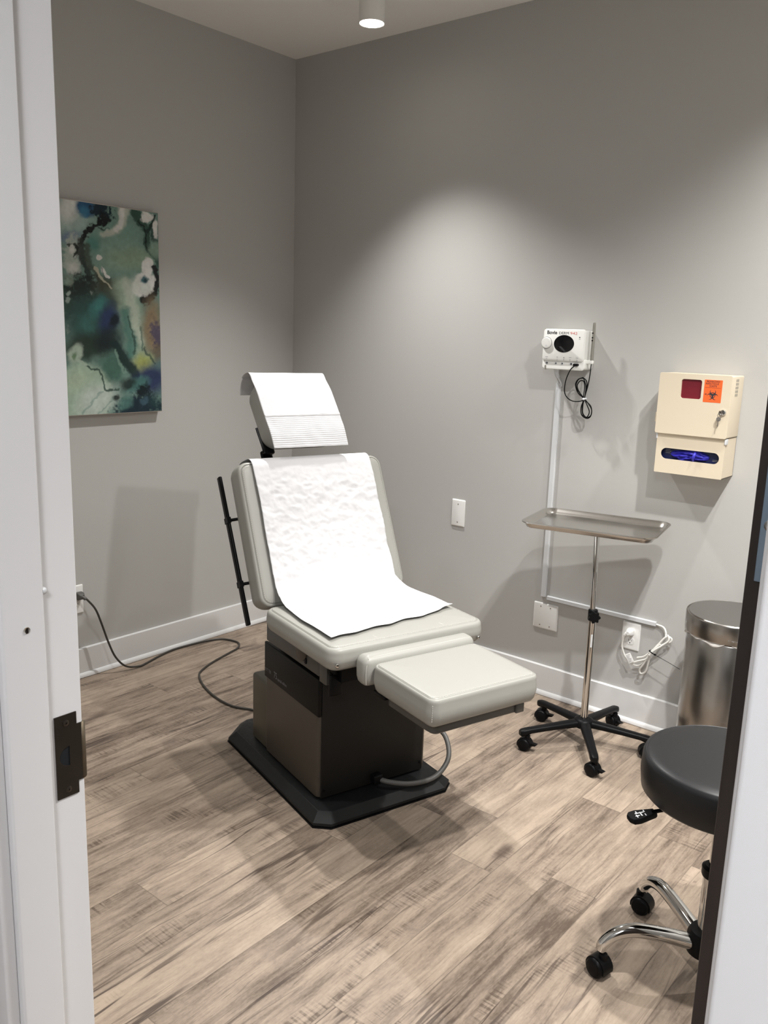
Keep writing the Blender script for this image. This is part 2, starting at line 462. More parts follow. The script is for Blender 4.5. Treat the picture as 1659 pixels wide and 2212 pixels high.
# ================================================================== lamps
def downlight(x, y, power, deg, tx, ty, label):
    t = thing('cylinder_downlight', label, 'ceiling light', (x, y, CEIL), 0, 'white cylinder downlights under the exam room ceiling')
    zb = -0.125
    b = new(); lathe(b, [(0.0, 0.0), (0.050, 0.0), (0.050, zb+0.002), (0.048, zb), (0.0455, zb+0.001), (0.0455, zb+0.006), (0.0, zb+0.006)], n=40); put('housing', b, 'lamptrim', t)
    b = new(); lathe(b, [(0.0452, zb+0.0045), (0.0452, zb+0.001), (0.036, zb-0.003), (0.018, zb-0.005), (0.002, zb-0.0055)], n=40); put('lens', b, 'lamp', t)
    ld = bpy.data.lights.new('downlight_beam', 'SPOT'); ld.energy = power; ld.spot_size = math.radians(deg); ld.spot_blend = 1.0
    ld.shadow_soft_size = 0.03; ld.color = (1.0, 0.98, 0.955)
    lo = bpy.data.objects.new('downlight_beam', ld); COL.objects.link(lo); lo.parent = t
    lo.location = (0, 0, zb-0.04); lo.rotation_euler = (tx, ty, 0)
    return t
LAMP_LABELS = ['lit white cylinder downlight hanging near the corner above the back wall',
      'white cylinder downlight hanging in front of the framed abstract print',
      'white cylinder downlight hanging above the dark open door',
      'white cylinder downlight hanging above the steel trash can',
      'white cylinder downlight hanging above the black stool']
for (x, y, p, dg, tx, ty), lb in zip(LAMPS, LAMP_LABELS): downlight(x, y, p, dg, tx, ty, lb)
for i, (x, y, pw) in enumerate(HALL):
    t = thing('hall_ceiling_light', ['square flat ceiling panel light in the hall nearest the doorway', 'square flat ceiling panel light at the far end of the hall'][i], 'ceiling light', (x, y, CEIL), 0, 'hall ceiling lights')
    b = new(); rbox(b, (-0.31, -0.31, -0.02), (0.31, 0.31, 0), 0.006, 0.003); put('frame', b, 'lamptrim', t)
    b = new(); bx(b, (-0.29, -0.29, -0.0225), (0.29, 0.29, -0.0205)); put('diffuser', b, emit('panel_glow', (0.93, 0.95, 1.0), 1.5), t)
    ld = bpy.data.lights.new('panel_beam', 'AREA'); ld.energy = pw; ld.size = 0.56; ld.color = (0.93, 0.95, 1.0)
    lo = bpy.data.objects.new('panel_beam', ld); COL.objects.link(lo); lo.parent = t; lo.location = (0, 0, -0.03)

# ================================================================== examination chair
CHA = math.radians(-17)
e2 = Vector((-math.sin(CHA), math.cos(CHA), 0))
CH = Vector((1.31, -1.13, 0)) + e2*0.07
chair = thing('exam_chair', 'cream vinyl power exam chair on a dark cabinet base in the middle of the room', 'exam chair', CH, CHA)

# floor plate with chamfered corners and bevelled rim
def oct_ring(a0, a1, hb, c, z, t=0):
    a0 += t; a1 -= t; hb -= t; c2 = c - t*0.4; f = max(0.012, 0.045-t*0.4)
    return [Vector(p) for p in ((a1, -hb+f, z), (a1, hb-f, z), (a1-f*0.8, hb, z), (a0+c2, hb, z), (a0, hb-c2, z), (a0, -hb+c2, z), (a0+c2, -hb, z), (a1-f*0.8, -hb, z))]
PL = (-0.425, 0.352, 0.264, 0.085)
b = new()
rings(b, [oct_ring(*PL, 0.004, 0.004), oct_ring(*PL, 0.007), oct_ring(*PL, 0.016), oct_ring(*PL, 0.040, 0.026), oct_ring(*PL, 0.0415, 0.030)])
put('floor_plate', b, 'plate', chair, 22)
b = new(); rings(b, [oct_ring(*PL, 0.0, -0.003), oct_ring(*PL, 0.004, -0.003)]); put('plate_gasket', b, 'black', chair)

# cabinet shell wrapping the sides
b = new(); rbox(b, (-0.13, -0.215, 0.052), (0.252, 0.205, 0.452), 0.016, 0.003); shell = put('cabinet', b, 'shell', chair)
b = new(); rbox(b, (-0.12, -0.195, 0.040), (0.24, 0.19, 0.056), 0.01, 0.001); put('cabinet_plinth', b, 'black', chair)
# front panel set between the wrapped corners
b = new(); rbox(b, (0.2505, -0.2045, 0.050), (0.2565, 0.190, 0.446), 0.002, 0.001); fp = put('front_panel', b, 'panel', chair)
for y in (-0.193, 0.180):
    b = new(); lathe(b, [(0.005, 0), (0.005, 0.0015), (0.0035, 0.0025)], zto((0.2565, y, 0.077), (1, 0, 0)), 12)
    put('panel_screw', b, 'blackmetal', fp)
# dark band at the top of the sides with lettering
for s in (-1,):
    b = new(); rbox(b, (-0.132, -0.2185, 0.330), (0.2575, -0.205, 0.4545), 0.012, 0.002); band = put('badge_band', b, 'band', chair)
    mx = basis((-0.122, -0.2188, 0.349), (1, 0, 0), (0, 0, 1), (0, -1, 0))
    text_mesh('badge_lettering', 'RITTER', 0.017, mx @ T(0, 0.004, 0), 'faintprint', band, 0.85)
    text_mesh('badge_lettering', '75', 0.033, mx @ T(0.066, 0, 0), 'faintprint', band, 0.75)
    text_mesh('badge_lettering', 'special edition', 0.016, mx @ T(0.094, 0, 0), 'faintprint', band, 0.75)
b = new(); rbox(b, (-0.132, 0.195, 0.330), (0.2575, 0.2085, 0.4545), 0.012, 0.002); put('badge_band', b, 'band', chair)
# rear cover
b = new(); rbox(b, (-0.262, -0.205, 0.044), (-0.128, 0.195, 0.292), 0.014, 0.008); put('rear_cover', b, 'shell2', chair)

# lift frame between cabinet and seat
b = new(); bx(b, (-0.10, -0.17, 0.44), (0.27, 0.17, 0.535)); bx(b, (0.20, -0.20, 0.48), (0.36, 0.20, 0.545)); put('lift_frame', b, 'blackmetal', chair)
b = new(); rbox(b, (-0.11, 0.196, 0.468), (0.262, 0.222, 0.536), 0.008, 0.003); put('seat_rail', b, 'rail', chair)
b = new(); rbox(b, (-0.11, -0.222, 0.468), (0.262, -0.196, 0.536), 0.008, 0.003); sr = put('seat_rail', b, 'rail', chair)
b = new(); lathe(b, [(0.036, 0), (0.036, 0.006), (0.032, 0.009), (0.002, 0.0095)], zto((0.150, -0.2215, 0.520), (0, -1, 0)), 28); put('pivot_cap', b, 'shell', sr)
b = new(); rbox(b, (0.172, -0.2265, 0.482), (0.184, -0.2215, 0.500), 0.002); put('rail_catch', b, 'black', sr)
b = new(); rbox(b, (0.262, -0.222, 0.455), (0.305, -0.190, 0.540), 0.006, 0.003); put('corner_bracket', b, 'rail', chair)
# paddle lever hanging at the near front corner
b = new(); rbox(b, (0.322, -0.224, 0.430), (0.336, -0.180, 0.500), 0.006, 0.006)
lev = put('paddle_lever', b, 'black', chair)
b = new(); cyl(b, (0.329, -0.203, 0.500), (0.325, -0.203, 0.548), 0.012); bx(b, (0.318, -0.218, 0.4995), (0.337, -0.188, 0.5015)); put('lever_stem', b, 'blackmetal', lev)
b = new(); bx(b, (0.256, -0.15, 0.455), (0.30, 0.15, 0.50)); put('crossbar', b, 'blackmetal', chair)

def cushion(name, hx, hy, r, h, e, mx, dome=0.006, seam=0.016, parent=chair, thread=True):
    """padded slab: local z up, thickness h, top at z=0 ; e = edge rounding"""
    s = seam
    pr = [(0.030, -h), (0.020, -h+0.0015), (0.012, -h+0.006), (0.006, -h+0.014), (0.002, -h+0.028), (0.0, -h*0.55), (0.0005, -h*0.38), (0.002, -h*0.24)]
    for i in range(6):
        a = PI/2*i/5; pr.append((0.002+(s-0.004)*(1-math.cos(a)), -e*(1-math.sin(a))-0.0012))
    zs = 0.0
    pr += [(s-0.0006, -0.0034), (s+0.0006, -0.0034), (s+0.0022, -0.0004), (s+0.006, 0.0012), (s+0.014, 0.0022)]
    m_ = min(hx, hy)
    for f in (0.25, 0.5, 0.8, 0.93): pr.append((s+0.014+(m_-s-0.016)*f, 0.0022+dome*math.sin(f*PI/2)))
    b = new(); loft(b, hx, hy, r, pr, mx, 8)
    o = put(name, b, 'leather', parent, 60)
    if thread:
        # stitched double seam: short stitches laid around the seam
        b = new(); ring = rr(hx-s-0.0042, hy-s-0.0042, r-s, 0, 6); P = []
        for i in range(len(ring)):
            a_, c_ = ring[i], ring[(i+1) % len(ring)]
            d = (c_-a_).length; k = max(1, int(d/0.007))
            for j in range(k):
                p, q = a_.lerp(c_, j/k), a_.lerp(c_, (j+0.62)/k)
                P.append((p, q))
        for p, q in P:
            dv = (q-p)
            if dv.length < 1e-5: continue
            zz = 0.0012
            mm = mx @ basis((p.x, p.y, zz), dv.normalized(), Vector((0, 0, 1)).cross(dv.normalized()), (0, 0, 1))
            bx(b, (0, -0.0005, -0.0008), (dv.length, 0.0005, 0.0003), mm)
        put('stitching', b, 'thread', o)
    return o

# seat
seat = cushion('seat_cushion', 0.225, 0.287, 0.045, 0.072, 0.016, T(0.217, 0.0, 0.622), dome=0.006, seam=0.016)
b = new(); rbox(b, (0.02, -0.255, 0.538), (0.40, 0.255, 0.554), 0.03, 0.003); put('seat_board', b, 'blackmetal', chair)
for x, y in ((0.4375, -0.262), (0.4415, 0.250)):
    b = new(); lathe(b, [(0.0065, 0), (0.0065, 0.003), (0.0045, 0.006), (0.001, 0.0065)], zto((x, y, 0.5745), (1, 0.35*(-1 if y < 0 else 1), 0)), 16); put('seat_button', b, 'chrome', chair)
# short cross seams near the front edge of the seat
for y in (-0.11, 0.135):
    b = new(); tube(b, [(0.392, y-0.004, 0.6248), (0.408, y, 0.6238), (0.421, y+0.004, 0.6215)], 0.0009, 6, 4)
    put('seat_cross_seam', b, 'thread', seat)

# backrest
BD = Vector((-0.413, 0, 0.911)).normalized(); BN = Vector((0.911, 0, 0.413)).normalized()
Bm = Vector((-0.112, 0, 0.842))          # middle of the front face
MB = basis(Bm, (0, 1, 0), BD, BN)
cushion('backrest', 0.286, 0.250, 0.042, 0.092, 0.014, MB, dome=0.005, seam=0.013)
b = new(); rbox(b, (-0.25, -0.22, -0.108), (0.25, 0.22, -0.090), 0.02, 0.004, MB); put('back_board', b, 'blackmetal', chair)
b = new(); bx(b, (-0.10, -0.33, -0.13), (0.10, 0.18, -0.106), MB); put('back_hinge_arm', b, 'blackmetal', chair)
# accessory rail along the near side
for s in (-1, 1):
    b = new()
    pa = MB @ Vector((s*0.300, 0.232, -0.126)); pb = MB @ Vector((s*0.300, -0.288, -0.098))
    d = (pb-pa).normalized(); L = (pb-pa).length
    mm = basis(pa, (0, 1, 0), (0, 1, 0), (1, 0, 0))
    zz = d; xx = Vector((0, 1, 0)); yy = zz.cross(xx).normalized()
    mm = basis(pa, xx, yy, zz)
    rbox(b, (-0.006, -0.012, 0), (0.006, 0.012, L), 0.005, 0.003, mm)
    rail = put('side_rail', b, 'blackmetal', chair)
    for f in (0.30, 0.73):
        b = new(); p = pa.lerp(pb, f)
        bx(b, (-0.007, -0.0135, L*f-0.010), (0.007, 0.0135, L*f+0.010), mm)
        q = p - Vector((0, s*0.05, 0)) + BN*0.02
        cyl(b, p, q, 0.0055, 12)
        put('rail_mount', b, 'blackmetal', rail)

# headrest on a curved bracket
HD = Vector((-0.64, 0, 0.768)).normalized(); HN = Vector((0.768, 0, 0.64)).normalized()
MH = basis(Vector((-0.318, 0, 1.238)), (0, 1, 0), HD, HN)
cushion('headrest', 0.143, 0.128, 0.055, 0.098, 0.022, MH, dome=0.008, seam=0.020)
b = new()
bp = [MH @ Vector((0, -0.02, -0.10)), MH @ Vector((0, -0.12, -0.10)), Vector((-0.34, 0, 1.075)), MB @ Vector((0, 0.235, -0.105)), MB @ Vector((0, 0.12, -0.112))]
for s in (-0.115,):
    tube(b, [p + Vector((0, s, 0)) for p in bp], 0.023, 12, 8, flat=0.30)
br = put('headrest_bracket', b, 'blackmetal', chair)
b = new(); rbox(b, (-0.10, -0.08, -0.108), (0.10, 0.08, -0.094), 0.02, 0.003, MH); put('headrest_board', b, 'blackmetal', chair)

# footrest: knee roll, leg pad, pan and slide
b = new(); MR = T(0.470, -0.006, 0.606)
pr = [(0.022, -0.090), (0.012, -0.088), (0.005, -0.080), (0.001, -0.066), (0.0, -0.045)]
pr += [(0.026*(1-math.cos(PI/2*i/8)), -0.026*(1-math.sin(PI/2*i/8))) for i in range(1, 9)]
loft(b, 0.032, 0.202, 0.024, pr+[(0.029, 0.0006)], MR, 8)
kr = put('knee_roll', b, 'leather', chair, 60)
b = new(); tube(b, [MR @ Vector(q) for q in ((0.0285, -0.195, -0.080), (0.0275, -0.196, -0.040), (0.024, -0.186, -0.0105), (0.0185, -0.165, -0.0042), (0.0185, 0.0, -0.0042), (0.0185, 0.165, -0.0042), (0.024, 0.186, -0.0105), (0.0275, 0.196, -0.040))], 0.0009, 6, 6)
put('roll_seam', b, 'thread', kr)
lp = cushion('leg_pad', 0.148, 0.190, 0.030, 0.084, 0.012, T(0.647, 0, 0.588), dome=0.003, seam=0.010)
b = new()
for sy_ in (-1,):
    cc = (0.647+0.148-0.030+0.0302*0.707, sy_*(0.190-0.030+0.0302*0.707))
    mm = T(cc[0], cc[1], 0) @ RZ(sy_*PI/4)
    for z in range(8):
        bx(b, (-0.0010, -0.0008, 0.527+z*0.006), (0.0006, 0.0008, 0.5305+z*0.006), mm)
put('corner_stitching', b, 'thread', lp)
b = new()
loft(b, 0.115, 0.165, 0.03, [(0.014, 0), (0.0, 0.010), (0, 0.034)], T(0.655, 0, 0.472), 5)
pan = put('footrest_pan', b, 'rail', chair)
b = new(); rbox(b, (0.766, 0.120, 0.478), (0.776, 0.150, 0.506), 0.004, 0.003); put('pan_latch', b, 'rail', pan)
for s in (-0.10, 0.10):
    b = new(); rbox(b, (0.26, s-0.012, 0.494), (0.66, s+0.012, 0.512), 0.003)
    put('footrest_slide', b, 'blackmetal', chair)
# side foot bar visible under the leg pad
b = new(); rbox(b, (0.50, -0.178, 0.496), (0.56, -0.160, 0.508), 0.003); put('slide_stop', b, 'blackmetal', chair)

# hose looping from the connector round to the far side of the cabinet
b = new()
tube(b, [(0.262, -0.003, 0.072), (0.300, 0.025, 0.066), (0.335, 0.095, 0.058), (0.340, 0.185, 0.060), (0.318, 0.255, 0.098), (0.275, 0.275, 0.150), (0.225, 0.262, 0.178), (0.190, 0.240, 0.180), (0.150, 0.200, 0.178)], 0.0085, 12, 8)
hose = put('hose', b, 'grey', chair)
b = new(); rbox(b, (0.256, -0.020, 0.058), (0.285, 0.014, 0.088), 0.006, 0.004); put('hose_connector', b, 'black', hose)

# ================================================================== papers
def sheet(name, prof, hw, nb, disp, m, label, cat, edge=None, thick=0.0004, base=chair, step=0.0045):
    """sheet swept along an (a, z) profile, width 2*hw, displaced along the normal"""
    P = smooth_path([(a, 0, z) for a, z in prof], 14)
    d = [0.0]
    for i in range(1, len(P)): d.append(d[-1]+(P[i]-P[i-1]).length)
    Lt = d[-1]; n = int(Lt/step)
    b = new(); g = []
    for i in range(n+1):
        s = Lt*i/n; k = 0
        while k < len(d)-2 and d[k+1] < s: k += 1
        f = (s-d[k])/max(1e-9, d[k+1]-d[k]); p = P[k].lerp(P[k+1], f)
        t = (P[min(k+2, len(P)-1)]-P[max(k-1, 0)]).normalized(); nn = Vector((-t.z, 0, t.x))
        if nn.dot(Vector((1, 0, 1))) < 0: nn = -nn
        row = []
        for j in range(nb+1):
            v = -1+2*j/nb
            y = v*hw; pp = p.copy()
            if edge: y, pp = edge(i/n, v, y, pp, t)
            h = disp(i/n, v, s)
            q = pp + nn*h; row.append(b.verts.new((q.x, y, q.z)))
        g.append(row)
    for i in range(n):
        for j in range(nb): b.faces.new((g[i][j], g[i+1][j], g[i+1][j+1], g[i][j+1]))
    o = put(name, b, m, None, 180)
    o.location = base.location; o.rotation_euler = base.rotation_euler
    solid(o, thick, 0)
    return tag(o, label, cat)

def BP(y, d): 
    p = MB @ Vector((0, y, d)); return (p.x, p.z)
body_prof = [BP(0.10, -0.116), BP(0.20, -0.1165), BP(0.247, -0.112), BP(0.263, -0.085), BP(0.263, -0.045), BP(0.258, -0.014), BP(0.240, 0.005), BP(0.20, 0.0095), BP(0.10, 0.011), BP(-0.05, 0.011), BP(-0.14, 0.0115), BP(-0.195, 0.016),
             (0.010, 0.652), (0.055, 0.636), (0.11, 0.6335), (0.20, 0.6335), (0.28, 0.6335), (0.345, 0.634)]
def body_disp(u, v, s):
    w_ = max(0.0, min(1, (u-0.26)/0.08))*max(0.0, min(1, (0.80-u)/0.1))
    y = v*0.23
    cr = noise.noise(Vector((s*9, y*9, 0)))*0.0035
    c2 = abs(noise.noise(Vector((s*24+3, y*22, 5.2))))
    c3 = abs(noise.noise(Vector((s*60+3, y*52, 1.2))))
    h = cr*0.55 + (0.0022-c2*0.0042) + (0.0014-c3*0.0030)
    h = h*(0.12+0.88*w_)
    h += max(0, abs(v)-0.8)*0.018*w_*(0.6+noise.noise(Vector((s*14, v*3, 2))))
    # sag beneath the neck opening at the top
    return max(h, -0.002)+0.002
def body_edge(u, v, y, p, t):
    y *= 1.0
    if u > 0.66:
        k = min(1, (u-0.66)/0.2); y = y*(1+0.09*k) + 0.006*k
    if u > 0.93:
        k = (u-0.93)/0.07
        p = p + Vector((1, 0, 0))*(0.030*(-v)*k - 0.010*k*(noise.noise(Vector((v*4, 0, 0)))))
        if v > 0.55: p = p + Vector((-0.02*k*(v-0.55)/0.45, 0, 0.004*k*(v-0.55)/0.45))
    y += noise.noise(Vector((u*9, v*2, 7)))*0.004*abs(v)
    return y, p
sheet('exam_table_paper', body_prof, 0.232, 100, body_disp, 'paper', 'crinkled white paper sheet covering the backrest and seat of the exam chair', 'paper sheet', body_edge)

def HPt(y, d):
    p = MH @ Vector((0, y, d)); return (p.x, p.z)
head_prof = [(-0.488, 1.268), (-0.487, 1.295), (-0.474, 1.324), (-0.448, 1.343), (-0.412, 1.349), HPt(0.110, 0.004), HPt(0.06, 0.012), HPt(0.0, 0.012), HPt(-0.05, 0.011), (-0.2385, 1.156), (-0.211, 1.108)]
def head_disp(u, v, s):
    h = noise.noise(Vector((s*7, v*1.4, 3)))*0.002
    if u > 0.715: h += 0.00055*math.sin(s*2*PI/0.0078)+0.002*noise.noise(Vector((s*20, v*5, 8)))
    else: h += 0.00008*math.sin(s*2*PI/0.0078)
    if abs(u-0.715) < 0.012: h += 0.0022*(1-abs(u-0.715)/0.012)
    return h+0.002
def head_edge(u, v, y, p, t):
    if u > 0.7: y = y*(1-0.02*(u-0.7)/0.3)
    return y, p
sheet('headrest_paper_towel', head_prof, 0.150, 60, head_disp, 'paper', 'ribbed white paper towel draped over the headrest of the exam chair', 'paper towel', head_edge, 0.0006, step=0.0016)

# ================================================================== instrument stand
HUB = Vector((1.912, -0.318, 0))
stand = thing('instrument_stand', 'chrome post stand with a shallow steel tray on a black five-arm caster base', 'instrument stand', HUB)
b = new()
lathe(b, [(0.020, 0.075), (0.036, 0.078), (0.040, 0.088), (0.036, 0.104), (0.026, 0.110), (0.020, 0.1105)], n=32)
AR = 0.235
angs = [math.radians(a) for a in (-127, -54, 18, 86, 160)]
for a in angs:
    ca, sa = math.cos(a), math.sin(a); dirv = Vector((ca, sa, 0)); side = Vector((-sa, ca, 0))
    rs = []
    for f, w_, zt, zb in ((0.08, 0.020, 0.106, 0.078), (0.3, 0.0185, 0.101, 0.076), (0.6, 0.0165, 0.094, 0.072), (0.9, 0.015, 0.087, 0.066), (1.0, 0.0155, 0.085, 0.058), (1.06, 0.014, 0.082, 0.057), (1.09, 0.009, 0.079, 0.060)):
        c = dirv*AR*f; ring = []
        for k in range(12):
            t = 2*PI*k/12; cx, sx_ = math.cos(t), math.sin(t)
            cx = math.copysign(abs(cx)**0.6, cx); sx_ = math.copysign(abs(sx_)**0.6, sx_)
            ring.append(c + side*w_*cx + Vector((0, 0, (zt+zb)/2+(zt-zb)/2*sx_)))
        rs.append(ring)
    rings(b, rs)
base = put('star_base', b, 'black', stand, 50)

def caster(parent, loc, rz, r=0.024, wd=0.040, m='black', brake=True, stem='black'):
    """twin-wheel hooded caster; wheel axis local Y, trailing towards -X"""
    mx = T(*loc) @ RZ(rz)
    b = new()
    # hood: arc shell around the top of the wheels
    rs = []
    R = r*1.14
    for i in range(15):
        a = math.radians(-15 + 215*i/14); c, s = math.cos(a), math.sin(a)
        hw = wd*0.36
        rs.append([mx @ Vector((R*c, -hw, r+R*s)), mx @ Vector((R*c, hw, r+R*s)), mx @ Vector((R*0.75*c, hw, r+R*0.75*s)), mx @ Vector((R*0.75*c, -hw, r+R*0.75*s))])
    rings(b, rs)
    cyl(b, mx @ Vector((r*0.35, 0, r*1.9)), mx @ Vector((r*0.35, 0, r*2.5)), r*0.42, 14)
    o = put('caster', b, m, parent, 50)
    for s in (-1, 1):
        b = new()
        mm = mx @ basis((0, s*wd*0.13, r), (1, 0, 0), (0, 0, 1), (0, -1, 0)) if s < 0 else mx @ basis((0, s*wd*0.13, r), (1, 0, 0), (0, 0, -1), (0, 1, 0))
        h = wd*0.40
        lathe(b, [(r*0.9, 0), (r, 0.002), (r, h*0.6), (r*0.95, h*0.8), (r*0.82, h*0.93), (r*0.78, h*0.90), (r*0.72, h*0.94), (r*0.4, h*1.0), (0.001, h*1.02)], mm, 26)
        put('wheel', b, m, o, 40)
    if brake:
        b = new(); prism(b, [(-0.003, 0.0), (0.018, 0.004), (0.024, 0.010), (0.014, 0.011), (0.0, 0.012)], -0.008, 0.008, mx @ basis((r*1.0, 0, r*0.95), (1, 0, 0), (0, 0, 1), (0, -1, 0)))
        put('brake_tab', b, m, o)
    return o
for a, rz in zip(angs, (0.15, -0.15, 0.6, -0.35, 0.25)):
    caster(base, (AR*0.99*math.cos(a), AR*0.99*math.sin(a), 0), rz)
# posts
b = new(); cyl(b, (0, 0, 0.105), (0.0, 0, 0.535), 0.0135, 24, 0.001); put('lower_post', b, 'chrome', stand)
b = new(); cyl(b, (-0.002, 0.001, 0.50), (-0.012, 0.004, 0.830), 0.0100, 22, 0.001); put('upper_post', b, 'chrome', stand)
b = new()
prof = []
for i in range(48):
    a = 2*PI*i/48; r = 0.0205+0.0028*math.cos(7*a); prof.append((r*math.cos(a), r*math.sin(a)))
kd = Vector((0.62, -0.78, 0)).normalized()
mk = zto(Vector((0, 0, 0.515))+kd*0.017, kd)
rings(b, [[mk @ Vector((x*s, y*s, z)) for x, y in prof] for s, z in ((0.9, 0), (1, 0.002), (1, 0.013), (0.9, 0.016))])
knob = put('height_knob', b, 'black', stand)
b = new(); cyl(b, Vector((0, 0, 0.515)), Vector((0, 0, 0.515))+kd*0.02, 0.010); lathe(b, [(0.0165, 0.497), (0.0175, 0.499), (0.0175, 0.534), (0.016, 0.537)], n=24); put('clamp_collar', b, 'black', knob)
# small label on lower post
b = new(); rings(b, [[T(0, 0, z) @ Vector((r*math.cos(-1.15+0.5*i/6), r*math.sin(-1.15+0.5*i/6), 0)) for i in range(7) for r in (0.0139,)]+[T(0, 0, z) @ Vector((0.0133*math.cos(-1.15+0.5*i/6), 0.0133*math.sin(-1.15+0.5*i/6), 0)) for i in range(6, -1, -1)] for z in (0.395, 0.445)]); put('post_label', b, 'raceway', stand)
# tray
MT = T(-0.022, 0.012, 0.856) @ RZ(math.radians(11.5))
b = new()
hx, hy, rc = 0.232, 0.158, 0.040
pr = [(-0.0075, 0.0015), (-0.0075, 0.0045), (-0.004, 0.0058), (0.0, 0.005), (0.010, -0.011), (0.014, -0.0145), (0.018, -0.0155), (0.06, -0.0158), (0.13, -0.016)]
top = [[MT @ p for p in rr(hx-t, hy-t, rc-t, z, 8)] for t, z in pr]
bot = [[MT @ p for p in rr(hx-t, hy-t, rc-t, z, 8)] for t, z in [(0.13, -0.0175), (0.016, -0.0175), (0.011, -0.0155), (0.001, 0.0015), (-0.003, 0.0018)]]
vs = rings(b, top+bot, caps=False, closed=True)
b.faces.new(vs[len(top)-1]); b.faces.new(list(reversed(vs[len(top)])))
bmesh.ops.delete(b, geom=[f for f in b.faces if False], context='FACES')
put('tray', b, 'tray', stand, 50)
b = new()
bx(b, (-0.20, -0.008, -0.0215), (0.20, 0.008, -0.018), MT)
lathe(b, [(0.020, -0.030), (0.020, -0.0215)], T(-0.012, 0.004, 0.858), 20)
put('tray_bracket', b, 'chrome', stand)

# ================================================================== trash can
tc_ = thing('trash_can', 'brushed steel round trash can with a flat steel lid standing against the back wall', 'trash can', (2.382, -0.222, 0))
b = new(); lathe(b, [(0.135, 0.012), (0.147, 0.014), (0.149, 0.03), (0.149, 0.535), (0.146, 0.54)], n=64); put('can_body', b, 'steel', tc_)
b = new(); lathe(b, [(0.150, 0.0), (0.152, 0.004), (0.152, 0.016), (0.149, 0.020)], n=64); put('base_ring', b, 'black', tc_)
b = new(); lathe(b, [(0.152, 0.545), (0.156, 0.545), (0.1565, 0.548), (0.1565, 0.605), (0.1555, 0.6085), (0.1535, 0.610), (0.152, 0.607), (0.1505, 0.6075)], n=64)
lid = put('lid_band', b, 'steel', tc_)
b = new(); lathe(b, [(0.1500, 0.600), (0.1500, 0.6085), (0.1485, 0.6100), (0.09, 0.6102), (0.001, 0.6102)], n=64); put('lid', b, 'steellid', tc_)
ang0 = math.radians(-78)
for i, chh in enumerate('simplehuman'):
    a = ang0 + i*0.0052/0.1575*1.0
    p = Vector((0.1572*math.cos(a), 0.1572*math.sin(a), 0.560)); out = Vector((math.cos(a), math.sin(a), 0))
    text_mesh('lid_lettering', chh, 0.008, basis(p, (-math.sin(a), math.cos(a), 0), (0, 0, 1), out), 'greyprint', lid, 0.9)
# liner bag peeking below the lid band
b = new(); g = []
for i in range(141):
    a = 2*PI*i/140
    dz = 0.004*math.sin(5*a)+0.0035*math.sin(13*a+1)+0.010*max(0, math.cos((a-math.radians(-76))*7))*(1 if abs(a-2*PI+math.radians(76)) < 0.25 else 0)
    row = []
    for k in range(4):
        r = 0.1515+0.0035*k/3+0.0012*math.sin(31*a+k)
        row.append(b.verts.new((r*math.cos(a), r*math.sin(a), 0.546-k/3*(0.010-dz))))
    g.append(row)
for i in range(140):
    for k in range(3): b.faces.new((g[i][k], g[i+1][k], g[i+1][k+1], g[i][k+1]))
o = put('liner_bag', b, 'clear', tc_, 60); solid(o, 0.0005, 0)

# ================================================================== stool
SH = Vector((2.695, -1.228, 0))
stool = thing('rolling_stool', 'round black vinyl stool on a chrome five-leg caster base beside the open door', 'stool', SH)
b = new()
R = 0.186; pr = [(R-0.03, 0.478), (R-0.008, 0.480), (R-0.001, 0.488), (R+0.003, 0.525), (R+0.001, 0.560), (R-0.003, 0.5705), (R-0.006, 0.5725), (R-0.0085, 0.5712), (R-0.012, 0.5735), (R-0.03, 0.577), (R-0.08, 0.580), (0.002, 0.5815)]
lathe(b, pr, n=72); sseat = put('seat', b, 'stoolvinyl', stool, 60)
b = new(); cyl(b, (0, 0, 0.474), (0, 0, 0.479), R-0.028, 40); put('seat_board', b, 'black', stool)
b = new(); rbox(b, (-0.09, -0.07, 0.452), (0.09, 0.07, 0.474), 0.012, 0.004); cyl(b, (0, 0, 0.40), (0, 0, 0.455), 0.026); put('tilt_plate', b, 'blackmetal', stool)
# height lever
ld = Vector((-0.66, -0.75, 0)).normalized(); lsd = Vector((0.75, -0.66, 0)).normalized()
b = new(); tube(b, [Vector((0, 0, 0.462))+ld*0.05, Vector((0, 0, 0.458))+ld*0.12, Vector((0, 0, 0.452))+ld*0.175], 0.0045, 10); lever = put('lever', b, 'blackmetal', stool)
ML = basis(Vector((0, 0, 0.449))+ld*0.165, ld, Vector((0, 0, 1)).cross(ld), (0, 0, 1)) @ RY(0.18)
b = new(); poly = [(0, -0.009), (0.045, -0.019), (0.060, -0.017), (0.066, -0.008), (0.066, 0.008), (0.060, 0.017), (0.045, 0.019), (0, 0.009)]
rings(b, [[ML @ Vector((x*s+0.03*(1-s), y*s, z)) for x, y in poly] for s, z in ((0.9, -0.007), (1, -0.003), (1, 0.004), (0.93, 0.007))])
lg = put('lever_grip', b, 'black', lever)
b = new()
mi = ML @ T(0.038, 0, 0.0072) @ RZ(-PI/2)
for lo, hi in (((-0.009, -0.004), (0.006, -0.001)), ((0.002, -0.011), (0.005, 0.010)), ((-0.007, 0.002), (-0.004, 0.012)), ((0.005, 0.004), (0.011, 0.0065)), ((-0.012, 0.008), (-0.001, 0.010)), ((-0.011, -0.012), (-0.003, -0.010)), ((0.003, -0.014), (0.011, -0.012))):
    bx(b, (*lo, 0), (*hi, 0.0004), mi)
put('grip_pictogram', b, 'raceway', lg)
